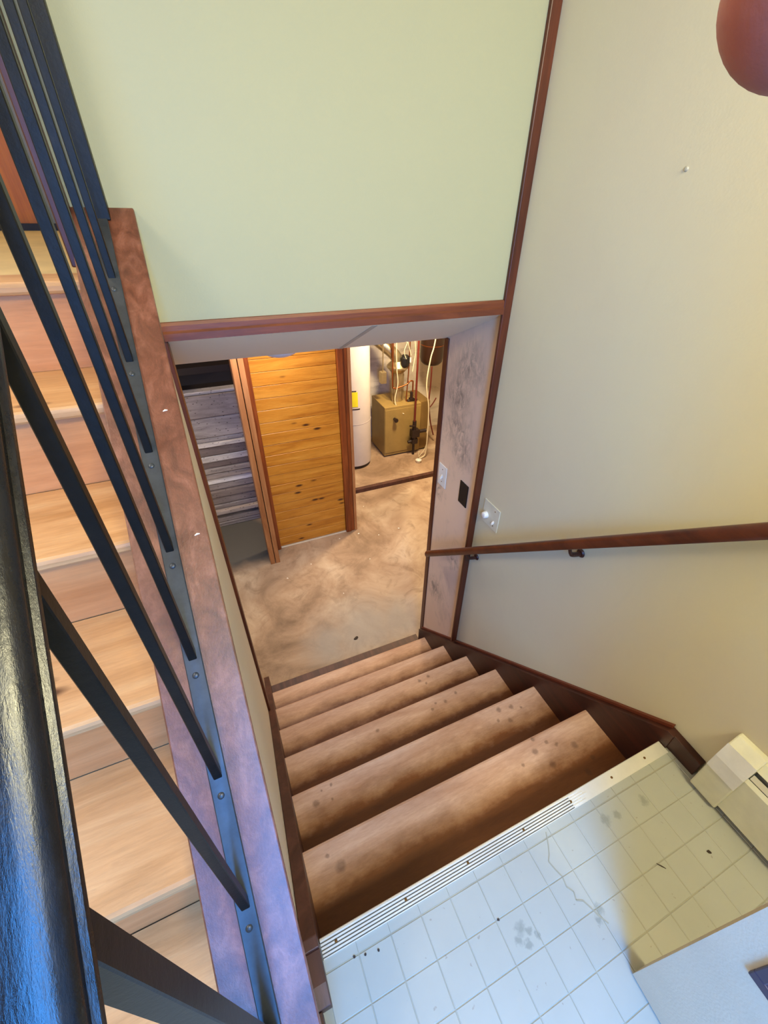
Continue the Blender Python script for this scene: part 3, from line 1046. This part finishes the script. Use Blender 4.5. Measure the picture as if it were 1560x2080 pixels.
obj('damper', bm, 'heater_grille', ht)
bm = NB()
box(bm, XR - 0.003, XR, YB + 0.06, 0.063, 0.02, 0.20)
obj('back_plate', bm, 'heater_grille', ht)
bm = NB()
tube(bm, [(XR - 0.027, YB + 0.06, 0.10), (XR - 0.027, 0.064, 0.10)], 0.010, 10)
for k in range(60):
    yy = YB + 0.10 + k * 0.0148
    if yy < 0.04:
        box(bm, XR - 0.045, XR - 0.008, yy, yy + 0.0006, 0.07, 0.13)
o = obj('heating_element', bm, 'aluminium', ht)
o['kind'] = 'stuff'

# ------------------------------------------------------------------ white entry door, open
ed = thing('entry_door', 'white painted entry door standing open across the landing', 'door', (0.58, -0.5, 0))
fx, fy, hx_, hy_ = 0.584, -0.080, 0.548, -0.92
dv = Vector((hx_ - fx, hy_ - fy, 0)).normalized()
nv = Vector((-dv.y, dv.x, 0))      # towards +X
if nv.x < 0:
    nv = -nv
def slab(bm, a, b2, z0, z1, o0, o1):
    p0 = Vector((fx, fy, 0)) + dv * a
    p1 = Vector((fx, fy, 0)) + dv * b2
    vs = []
    for p in (p0, p1):
        for oo in (o0, o1):
            for z in (z0, z1):
                q = p + nv * oo
                vs.append(bm.verts.new((q.x, q.y, z)))
    for f in ((0, 1, 3, 2), (4, 6, 7, 5), (0, 4, 5, 1), (2, 3, 7, 6), (0, 2, 6, 4), (1, 5, 7, 3)):
        bm.faces.new([vs[i] for i in f])
    return bm
DL = 0.84
bm = NB()
slab(bm, 0, DL, 0.008, 0.44, 0, 0.042)
slab(bm, 0, 0.055, 0.44, 2.0, 0, 0.042)
slab(bm, DL - 0.11, DL, 0.44, 2.0, 0, 0.042)
slab(bm, 0.055, DL - 0.11, 1.86, 2.0, 0, 0.042)
obj('door_slab', bm, 'white_door_paint', ed)
bm = NB()
slab(bm, 0.050, DL - 0.105, 0.436, 0.456, -0.006, 0.048)
slab(bm, 0.050, DL - 0.105, 1.844, 1.864, -0.006, 0.048)
slab(bm, 0.050, 0.068, 0.456, 1.844, -0.006, 0.048)
slab(bm, DL - 0.123, DL - 0.105, 0.456, 1.844, -0.006, 0.048)
obj('lite_frame', bm, 'frame_purple_black', ed, bevel=0.002)
m, nt, b = new_mat('door_glass')
b.inputs['Base Color'].default_value = (0.75, 0.85, 0.88, 1)
b.inputs['Transmission Weight'].default_value = 0.6
b.inputs['Roughness'].default_value = 0.25
bm = NB()
slab(bm, 0.060, DL - 0.115, 0.45, 1.85, 0.018, 0.023)
obj('pane', bm, 'door_glass', ed)
bm = NB()
for k in range(8):
    a = 0.075 + k * 0.085
    slab(bm, a, a + 0.008, 0.456, 1.844, 0.012, 0.03)
obj('muntin', bm, 'frame_purple_black', ed)

# ------------------------------------------------------------------ basement things
# weathered board wall
lw = bpy.data.objects.new('wall_boards', None)
COL.objects.link(lw)
lw.location = (0, 4.12, ZB)
lw['kind'] = 'structure'
lw['label'] = 'wall of stacked weathered grey boards left of the pine door'
lw['category'] = 'wall'
random.seed(11)
zs = [-0.05, -0.075, -0.29, -0.50, -0.545, -0.59, -0.69, -0.76, -0.83, -0.89, -0.95, -1.02, -1.09, -1.17, -1.26, -1.31, -1.36, -1.40, -1.45, ZB]
zs = [z + 0.0 for z in zs]
for i, (za, zb) in enumerate(zip(zs, zs[1:])):
    h = za - zb - 0.004
    dep = random.choice([0.012, 0.035, 0.05, 0.02, 0.06])
    if h < 0.06:
        dep += 0.02
    y = 4.10 - dep
    bm = NB()
    j = [random.uniform(-0.004, 0.004) for _ in range(4)]
    prism(bm, [(4.16, zb + 0.002), (4.16, za - 0.002), (y + 0.006, za - 0.002 + j[0]), (y, za - 0.010 + j[1]), (y + j[2] * 2, zb + 0.012), (y + 0.006, zb + 0.002)], -1.6, 0.40, 'X')
    obj('board', bm, 'weathered_board', lw)
bm = NB()
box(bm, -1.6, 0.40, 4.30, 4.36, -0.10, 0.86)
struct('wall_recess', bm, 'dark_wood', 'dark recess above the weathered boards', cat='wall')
bm = NB()
box(bm, -1.6, 0.40, 4.16, 4.36, ZB, -0.06)
struct('wall_boards_back', bm, 'dark_wood')
bm = NB()
box(bm, -1.6, 0.35, 4.05, 4.30, 0.11, 0.17)
tag(obj('shelf_beam', bm, 'dark_wood', bevel=0.004), 'dark beam above the weathered board wall', 'beam')

# partition end : two pine posts side by side
for (xa, xb, lab) in ((0.196, 0.238, 'left one of two pale pine posts in front of the weathered boards'), (0.244, 0.284, 'right one of two pale pine posts, nearer the orange pine door')):
    bm = NB()
    box(bm, xa, xb, 3.24, 3.33, ZB, 0.86)
    tag(obj('pine_post', bm, 'post_pine', bevel=0.003), lab, 'post', 'pine posts by the basement door')
# side wall from post to the door
bm = NB()
box(bm, 0.20, 0.27, 3.335, 3.46, ZB, 0.86)
struct('wall_partition', bm, 'door_casing')

pd = bpy.data.objects.new('door_1', None)
COL.objects.link(pd)
pd.location = (0.68, 3.47, ZB)
pd['kind'] = 'structure'
pd['label'] = 'golden knotty pine plank door on the basement floor'
pd['category'] = 'door'
zz = ZB + 0.012
random.seed(3)
hs = [0.105, 0.098, 0.112, 0.10, 0.095, 0.108, 0.10, 0.11, 0.097, 0.104, 0.10, 0.108, 0.10, 0.11, 0.10, 0.104, 0.11, 0.10, 0.105, 0.10, 0.10, 0.10, 0.10]
for h in hs:
    if zz + h > 0.84:
        break
    bm = NB()
    y = 3.455 + random.uniform(-0.002, 0.002)
    box(bm, 0.335, 1.022, y, y + 0.02, zz, zz + h - 0.003)
    obj('plank', bm, 'pine_door', pd, bevel=0.002, seg=1)
    zz += h
bm = NB()
box(bm, 0.335, 1.022, 3.470, 3.488, ZB + 0.012, 0.85)
obj('door_backing', bm, 'door_casing', pd)
bm = NB()
box(bm, 0.272, 0.334, 3.42, 3.49, ZB, 0.86)
struct('trim_9', bm, 'door_casing', 'dark red-brown casing on the left side of the pine door', bevel=0.003, cat='trim')
bm = NB()
box(bm, 1.024, 1.075, 3.425, 3.49, ZB, 0.86)
box(bm, 1.077, 1.112, 3.435, 3.50, ZB, 0.86)
struct('trim_10', bm, 'door_casing', 'dark red-brown casing on the right side of the pine door', bevel=0.003, cat='trim')
bm = NB()
box(bm, 1.114, 1.140, 3.43, 3.56, ZB, 0.86)
struct('trim_11', bm, 'post_pine', 'pale edge board at the right of the door casing', bevel=0.002, cat='trim')
# metal track glinting under the door
bm = NB()
box(bm, 0.34, 1.02, 3.44, 3.47, ZB, ZB + 0.006)
obj('bottom_track', bm, 'aluminium', pd)

# concrete curb
bm = NB()
prism(bm, [(4.10, ZB), (4.13, ZB + 0.035), (5.35, ZB + 0.035), (5.35, ZB)], 1.16, 3.5, 'X')
struct('floor_pad', bm, 'concrete', 'raised concrete pad under the boiler and water heater', cat='floor')
bm = NB()
prism(bm, [(4.075, ZB), (4.08, ZB + 0.046), (4.125, ZB + 0.050), (4.135, ZB)], 1.16, 3.5, 'X')
struct('trim_12', bm, 'stringer_wood', 'dark board edging the raised concrete pad', cat='trim')
ZP = ZB + 0.035

# water heater
wh = thing('water_heater', 'tall pale cylindrical water heater standing left of the boiler', 'water heater', (1.58, 4.76, ZP))
bm = NB()
lathe(bm, [(0, ZP + 0.03), (0.20, ZP + 0.03), (0.225, ZP + 0.045), (0.228, ZP + 0.07), (0.228, 0.36), (0.22, 0.385), (0.18, 0.40), (0, 0.41)], 1.575, 4.76, 48)
obj('tank', bm, 'tank_enamel', wh, smooth=True)
bm = NB()
lathe(bm, [(0.0, ZP), (0.215, ZP), (0.215, ZP + 0.032), (0, ZP + 0.032)], 1.575, 4.76, 40)
obj('base', bm, 'dark_valve', wh)
bm = NB()
lathe(bm, [(0.2285, ZP + 0.62), (0.2305, ZP + 0.62), (0.2305, ZP + 0.626), (0.2285, ZP + 0.626)], 1.575, 4.76, 40)
obj('jacket_seam', bm, 'tank_enamel', wh)
def arcpatch(bm, cx, cy, r, a0, a1, z0, z1, n=8):
    vs = []
    for i in range(n + 1):
        a = a0 + (a1 - a0) * i / n
        for rr in (r, r + 0.002):
            vs.append([bm.verts.new((cx + rr * math.cos(a), cy + rr * math.sin(a), z)) for z in (z0, z1)])
    for i in range(n):
        A0, A1, B0, B1 = vs[2 * i], vs[2 * i + 1], vs[2 * i + 2], vs[2 * i + 3]
        bm.faces.new((A1[0], B1[0], B1[1], A1[1]))
        bm.faces.new((A0[0], A0[1], B0[1], B0[0]))
        bm.faces.new((A0[1], A1[1], B1[1], B0[1]))
        bm.faces.new((A0[0], B0[0], B1[0], A1[0]))
    bm.faces.new((vs[0][0], vs[1][0], vs[1][1], vs[0][1]))
    bm.faces.new((vs[-2][0], vs[-2][1], vs[-1][1], vs[-1][0]))
bm = NB()
arcpatch(bm, 1.575, 4.76, 0.2285, math.radians(248), math.radians(270), -0.62, -0.44)
obj('label', bm, 'yellow_label', wh)
bm = NB()
arcpatch(bm, 1.575, 4.76, 0.2285, math.radians(250), math.radians(276), -0.655, -0.643)
obj('label_edge', bm, 'dark_valve', wh)
bm = NB()
arcpatch(bm, 1.575, 4.76, 0.2285, math.radians(250), math.radians(266), -0.435, -0.424)
obj('label_edge', bm, 'dark_valve', wh)
bm = NB()
tube(bm, [(1.50, 4.72, 0.40), (1.50, 4.72, 0.86)], 0.011, 10)
tube(bm, [(1.66, 4.72, 0.40), (1.66, 4.72, 0.86)], 0.011, 10)
obj('water_pipe', bm, 'copper', wh, smooth=True)

# boiler
bo = thing('boiler', 'tan metal boiler cabinet on the concrete pad right of the water heater', 'boiler', (2.28, 4.9, ZP))
bm = NB()
box(bm, 1.985, 2.50, 4.70, 5.15, ZP + 0.02, -0.765)
obj('cabinet', bm, 'boiler_tan', bo, bevel=0.006)
bm = NB()
box(bm, 1.99, 2.495, 4.692, 4.699, ZP + 0.06, -0.80)
obj('front_panel', bm, 'boiler_tan', bo, bevel=0.003)
bm = NB()
box(bm, 2.502, 2.64, 4.72, 5.13, ZP + 0.02, -0.765)
obj('jacket_end', bm, 'boiler_side', bo, bevel=0.004)
bm = NB()
box(bm, 2.0, 2.62, 4.74, 5.10, ZP, ZP + 0.02)
obj('base', bm, 'dark_valve', bo)
bm = NB()
lathe(bm, [(0, 0), (0.020, 0), (0.020, 0.03), (0.028, 0.045), (0.028, 0.06), (0, 0.06)], 0, 0, 14)
bmesh.ops.transform(bm, matrix=Matrix.Translation((2.12, 4.692, -0.93)) @ Matrix.Rotation(math.pi / 2, 4, 'X'), verts=bm.verts[:])
obj('gauge_knob', bm, 'dark_valve', bo, smooth=True)
fl = thing('flue_pipe', 'galvanised flue with a draft hood rising from the boiler top', 'flue', (2.24, 4.90, -0.76))
bm = NB()
lathe(bm, [(0.078, -0.764), (0.078, -0.42), (0.082, -0.42), (0.082, -0.40), (0.135, -0.34), (0.135, -0.32), (0.075, -0.26), (0.06, -0.23), (0, -0.22)], 2.24, 4.90, 28)
obj('draft_hood', bm, 'galvanised', fl, smooth=True)
bm = NB()
tube(bm, smooth_path([(2.24, 4.90, -0.27), (2.20, 4.905, -0.19), (2.08, 4.96, -0.08), (1.90, 5.06, 0.07), (1.66, 5.16, 0.28)], 4), 0.072, 20)
obj('flue_duct', bm, 'galvanised', fl, smooth=True)
bm = NB()
for x in (2.16, 2.31):
    tube(bm, [(x, 4.86, -0.77), (x, 4.86, -0.42)], 0.007, 8)
obj('flue_brace', bm, 'galvanised', fl, smooth=True)
bm = NB()
box(bm, 1.99, 2.06, 4.82, 4.90, -0.50, -0.36)
tube(bm, [(2.025, 4.86, -0.37), (2.025, 4.86, 0.85)], 0.008, 8)
tag(obj('junction_box', bm, 'galvanised', bevel=0.004), 'small metal junction box left of the draft hood', 'junction box')
bm = NB()
lathe(bm, [(0, -0.30), (0.05, -0.30), (0.055, -0.27), (0.055, -0.20), (0.04, -0.17), (0, -0.17)], 2.29, 4.80, 18)
box(bm, 2.315, 2.345, 4.755, 4.80, -0.26, -0.19)
obj('damper_motor', bm, 'black_plastic', fl, bevel=0.003)
bm = NB()
box(bm, 2.334, 2.350, 4.75, 4.754, -0.25, -0.19)
obj('motor_label', bm, 'white_plastic', fl)
# copper pipework
pw = thing('pipework', 'copper pipes and loose cream wires hanging over the boiler', 'pipes', (2.25, 4.79, -0.5))
bm = NB()
tube(bm, smooth_path([(2.13, 4.80, 0.84), (2.13, 4.80, 0.0), (2.13, 4.80, -0.50), (2.15, 4.79, -0.56), (2.20, 4.79, -0.565), (2.33, 4.79, -0.53), (2.36, 4.79, -0.50), (2.40, 4.79, -0.50), (2.41, 4.79, -0.53), (2.41, 4.79, -0.74)], 5), 0.010, 10)
obj('copper_pipe', bm, 'copper', pw, smooth=True)
bm = NB()
tube(bm, smooth_path([(2.36, 4.80, 0.84), (2.35, 4.80, -0.1), (2.345, 4.80, -0.40), (2.33, 4.80, -0.70), (2.34, 4.80, -0.78)], 5), 0.008, 10)
tube(bm, smooth_path([(2.05, 4.85, 0.84), (2.10, 4.85, 0.10), (2.14, 4.85, -0.02), (2.14, 4.85, -0.20)], 5), 0.012, 10)
obj('copper_pipe', bm, 'copper', pw, smooth=True)
bm = NB()
tube(bm, smooth_path([(2.19, 4.77, 0.84), (2.16, 4.77, 0.1), (2.17, 4.77, -0.30), (2.19, 4.77, -0.50), (2.15, 4.76, -0.70), (2.18, 4.72, -0.82), (2.25, 4.69, -0.88)], 6), 0.006, 8)
obj('conduit', bm, 'cream_cord', pw, smooth=True)
bm = NB()
tube(bm, smooth_path([(2.30, 4.74, 0.84), (2.36, 4.74, 0.2), (2.40, 4.74, -0.10), (2.39, 4.74, -0.22), (2.37, 4.74, -0.36)], 6), 0.005, 8)
tube(bm, smooth_path([(2.20, 4.74, 0.84), (2.24, 4.74, 0.1), (2.30, 4.74, -0.02), (2.34, 4.74, -0.16)], 6), 0.004, 8)
tube(bm, smooth_path([(2.36, 4.74, 0.5), (2.30, 4.74, 0.05), (2.25, 4.74, -0.1), (2.28, 4.74, -0.2)], 6), 0.004, 8)
obj('wire', bm, 'cream_cord', pw, smooth=True)
bm = NB()
box(bm, 2.37, 2.43, 4.77, 4.82, -0.80, -0.72)
tube(bm, [(2.34, 4.795, -0.76), (2.48, 4.795, -0.76)], 0.022, 10)
tube(bm, [(2.40, 4.795, -0.76), (2.40, 4.795, -0.64)], 0.020, 10)
obj('circulator', bm, 'dark_valve', pw, bevel=0.003)
# red gas pipe with valve
gp = thing('gas_pipe', 'dark red vertical pipe with black valve in front of the boiler', 'pipe', (2.45, 4.64, ZP))
bm = NB()
tube(bm, [(2.385, 4.64, 0.84), (2.385, 4.64, -1.40)], 0.013, 10)
obj('pipe', bm, 'red_pipe', gp, smooth=True)
bm = NB()
tube(bm, [(2.385, 4.64, -0.98), (2.385, 4.64, -1.10)], 0.026, 12)
tube(bm, [(2.385, 4.64, -1.12), (2.385, 4.64, -1.30)], 0.030, 12)
tube(bm, [(2.385, 4.64, -1.14), (2.56, 4.64, -1.14)], 0.024, 12)
tube(bm, [(2.30, 4.64, -1.27), (2.42, 4.64, -1.26)], 0.022, 12)
tube(bm, [(2.385, 4.64, -1.30), (2.385, 4.64, -1.46)], 0.017, 12)
box(bm, 2.34, 2.45, 4.60, 4.68, -1.20, -1.10)
box(bm, 2.35, 2.43, 4.61, 4.67, -1.30, -1.23)
tube(bm, [(2.385, 4.62, -1.04), (2.30, 4.60, -1.02)], 0.012, 8)
obj('valve', bm, 'dark_valve', gp, smooth=True)
bm = NB()
tube(bm, smooth_path([(2.56, 4.63, -1.12), (2.57, 4.60, -1.25), (2.53, 4.58, -1.38), (2.46, 4.57, -1.46), (2.44, 4.56, -1.468)], 6), 0.004, 8)
obj('thermocouple_wire', bm, 'cream_cord', gp, smooth=True)
# white cord hanging
bm = NB()
tube(bm, smooth_path([(2.56, 4.50, 0.84), (2.53, 4.50, 0.1), (2.48, 4.50, -0.15), (2.45, 4.50, -0.45), (2.50, 4.50, -0.75), (2.51, 4.50, -1.1), (2.50, 4.50, -1.40), (2.44, 4.50, -1.462), (2.40, 4.50, -1.44), (2.40, 4.50, -1.36)], 8), 0.0075, 8)
tag(obj('hanging_cord', bm, 'cream_cord', smooth=True), 'cream cord hanging in front of the boiler down to the pad', 'cord')
# expansion tank and its pipe
et = thing('expansion_tank', 'dark brown cylindrical tank hanging under the basement ceiling', 'tank', (2.74, 4.95, -0.34))
bm = NB()
lathe(bm, [(0, -0.385), (0.05, -0.38), (0.11, -0.36), (0.142, -0.325), (0.148, -0.28), (0.148, 0.30), (0.13, 0.36), (0, 0.40)], 2.74, 4.95, 32)
obj('tank_body', bm, 'tank_brown', et, smooth=True)
bm = NB()
lathe(bm, [(0.150, -0.12), (0.1515, -0.12), (0.1515, -0.11), (0.150, -0.11)], 2.74, 4.95, 32)
obj('band', bm, 'copper', et)
bm = NB()
tube(bm, [(2.74, 4.95, 0.38), (2.74, 4.95, 0.86)], 0.012, 10)
obj('hanger', bm, 'red_pipe', et)
bm = NB()
tube(bm, smooth_path([(2.70, 4.85, -0.37), (2.70, 4.85, -0.6), (2.69, 4.85, -0.82), (2.70, 4.85, -0.92), (2.74, 4.85, -1.15), (2.80, 4.85, -1.35)], 5), 0.010, 8)
tube(bm, smooth_path([(2.80, 4.85, -0.80), (2.75, 4.85, -0.88), (2.70, 4.85, -0.92), (2.64, 4.85, -0.86)], 5), 0.008, 8)
obj('drain_pipe', bm, 'red_pipe', et, smooth=True)
# small cup on the pad
cp = NB()
lathe(cp, [(0, ZP), (0.030, ZP), (0.040, ZP + 0.035), (0.036, ZP + 0.035), (0.027, ZP + 0.005), (0, ZP + 0.005)], 2.36, 4.42, 20)
tag(obj('small_cup', cp, 'white_plastic', smooth=True), 'small white cup on the concrete pad in front of the boiler', 'cup')

# dome ceiling light
dl = thing('ceiling_light', 'white glass dome light under the basement ceiling', 'ceiling light', (0.37, 2.2, 0.862))
bm = NB()
prof = [(0.0, 0.752)] + [(0.125 * math.sin(a), 0.862 - 0.018 - 0.092 * math.cos(a)) for a in [math.radians(t) for t in range(10, 91, 10)]]
lathe(bm, prof, 0.37, 2.2, 36)
obj('dome', bm, 'lamp_glass', dl, smooth=True)
bm = NB()
lathe(bm, [(0, 0.862), (0.135, 0.862), (0.135, 0.845), (0.125, 0.842), (0, 0.842)], 0.37, 2.2, 36)
obj('base', bm, 'white_plastic', dl, smooth=True)

# ------------------------------------------------------------------ debris
def chip(x, y, z, s, seed, mat, n=6, hgt=0.25, long=1.0, ang=0):
    random.seed(seed)
    bm = NB()
    pts = []
    for i in range(n):
        a = 2 * math.pi * i / n
        r = s * random.uniform(0.6, 1.0)
        px, py = r * math.cos(a) * long, r * math.sin(a)
        pts.append((x + px * math.cos(ang) - py * math.sin(ang), y + px * math.sin(ang) + py * math.cos(ang)))
    prism(bm, pts, z, z + s * hgt, 'Z')
    return bm


CH = [(1.13, 3.36, 0.014, 'pale paint chip at the foot of the right door casing'), (1.32, 3.26, 0.011, 'pale paint chip on the concrete right of the pine door'),
      (1.56, 3.28, 0.014, 'pale paint chip on the concrete nearest the far brown jamb trim'), (0.92, 3.36, 0.010, 'pale paint chip under the right half of the pine door'),
      (1.10, 2.95, 0.010, 'pale paint chip on open concrete in front of the right door casing'), (0.55, 3.10, 0.009, 'pale paint chip in front of the left half of the pine door'),
      (1.18, 3.9, 0.016, 'pale paint chip just before the dark edge board of the boiler pad'), (1.35, 3.8, 0.01, 'small pale paint chip short of the boiler pad edge board'),
      (0.72, 2.62, 0.008, 'pale paint chip nearest the dark leaf on the basement floor'), (0.30, 3.0, 0.012, 'pale paint chip beside the foot of the pine posts')]
for i, (x, y, s, lab) in enumerate(CH):
    tag(obj('paint_chip', chip(x, y, ZB, s * 0.6, i, 'x', 6, 0.2, 1.4, i), 'pale_chip'), lab, 'paint chip', 'paint chips on the basement floor')
tag(obj('dry_leaf', chip(0.66, 2.12, ZB, 0.016, 41, 'x', 7, 0.3, 1.6, 0.5), 'dark_debris'), 'small dark leaf on the grey patch of basement floor', 'leaf')
bm = NB()
tube(bm, [(0.808, 0.040, 0.0022), (0.815, 0.031, 0.0026), (0.822, 0.022, 0.0022)], [0.0008, 0.0016, 0.0008], 6)
tag(obj('twig', bm, 'dark_debris'), 'thin dark twig on the yellowish part of the landing', 'twig')
tag(obj('seed_husk', chip(0.962, -0.001, 0.0, 0.005, 7, 'x', 7, 0.5, 1.7, -0.9), 'dark_debris'), 'small dark seed husk on the landing near the heater', 'seed husk')
CR = [(0.045, 0.196, 'middle one of three dirt crumbs by the left end of the metal nosing'), (0.075, 0.190, 'right one of three dirt crumbs by the left end of the metal nosing'),
      (0.020, 0.203, 'left one of three dirt crumbs by the left end of the metal nosing'), (0.165, 0.02, 'dirt crumb on the white tiles at the left, near the bottom edge'),
      (0.36, 0.12, 'dirt crumb on a tile joint above the grey smudges'), (0.15, -0.03, 'lowest dirt crumb on the white tiles')]
for i, (x, y, lab) in enumerate(CR):
    tag(obj('dirt_crumb', chip(x, y, 0.0, 0.0035, 60 + i, 'x', 6, 0.5), 'dark_debris'), lab, 'crumb', 'dirt crumbs on the vinyl landing')
for (x, y, s, a, lab) in ((-0.092, 1.02, 0.006, 0.4, 'round white speck of paint on the wooden cap'), (-0.084, 0.80, 0.005, 1.2, 'thin white sliver on the wooden cap')):
    bm = NB()
    L = s * (1.0 if s > 0.0055 else 1.3)
    z = capz(y) + 0.0015
    tube(bm, [(x - L * 0.8, y - L * 0.3, z - L * 0.3 * PITCH), (x, y, z), (x + L * 0.8, y - L * 0.1, z - L * 0.1 * PITCH)], [0.0008, 0.0022, 0.0008], 6)
    tag(obj('paint_speck', bm, 'pale_chip'), lab, 'paint speck')

# ------------------------------------------------------------------ fingertip over the corner of the lens
cm = cam.matrix_world
hand = thing('hand', "photographer's bare hand with a fingertip at the top right corner", 'hand', tuple(cm @ Vector((0.12, 0.06, 0.02))))


def skin_mesh(name, verts, edges, radii, mat, parent):
    me = bpy.data.meshes.new(name)
    me.from_pydata([tuple(cm @ Vector(v)) for v in verts], edges, [])
    o = bpy.data.objects.new(name, me)
    COL.objects.link(o)
    s = o.modifiers.new('skin', 'SKIN')
    for i, r in enumerate(radii):
        me.skin_vertices[0].data[i].radius = (r, r)
    me.skin_vertices[0].data[0].use_root = True
    s.use_smooth_shade = True
    sb = o.modifiers.new('sub', 'SUBSURF')
    sb.levels = sb.render_levels = 3
    me.materials.append(M[mat])
    o.parent = parent
    o.matrix_parent_inverse = WORLD_INV(parent)
    return o


V = [(0.150, 0.010, 0.055), (0.142, 0.060, 0.035)]
Rr = [0.024, 0.022]
E_ = [(0, 1)]
def chain(start, pts, rr):
    prev = start
    for p, r in zip(pts, rr):
        V.append(p)
        Rr.append(r)
        E_.append((prev, len(V) - 1))
        prev = len(V) - 1
V.append((0.140, 0.085, 0.020)); Rr.append(0.017); E_.append((1, 2))
# index finger : knuckle, middle joint, tip towards the lens corner
chain(2, [(0.118, 0.112, -0.006), (0.086, 0.098, -0.030), (0.0562, 0.0672, -0.0425), (0.0378, 0.0490, -0.0465)], [0.0104, 0.0100, 0.0098, 0.0096])
chain(1, [(0.165, 0.100, 0.012), (0.170, 0.110, -0.030), (0.150, 0.095, -0.052), (0.135, 0.075, -0.055)], [0.011, 0.0095, 0.0088, 0.0078])
chain(1, [(0.180, 0.080, 0.020), (0.188, 0.085, -0.024), (0.168, 0.070, -0.048), (0.152, 0.052, -0.052)], [0.011, 0.0093, 0.0086, 0.0076])
chain(0, [(0.188, 0.050, 0.030), (0.194, 0.052, -0.010), (0.180, 0.040, -0.034), (0.165, 0.028, -0.040)], [0.010, 0.0085, 0.0078, 0.0068])
chain(0, [(0.120, -0.010, 0.050), (0.105, -0.025, 0.030), (0.100, -0.030, 0.006)], [0.0125, 0.0105, 0.0088])
chain(0, [(0.165, -0.060, 0.085), (0.185, -0.14, 0.13)], [0.022, 0.026])
skin_mesh('palm_and_fingers', V, E_, Rr, 'skin', hand)
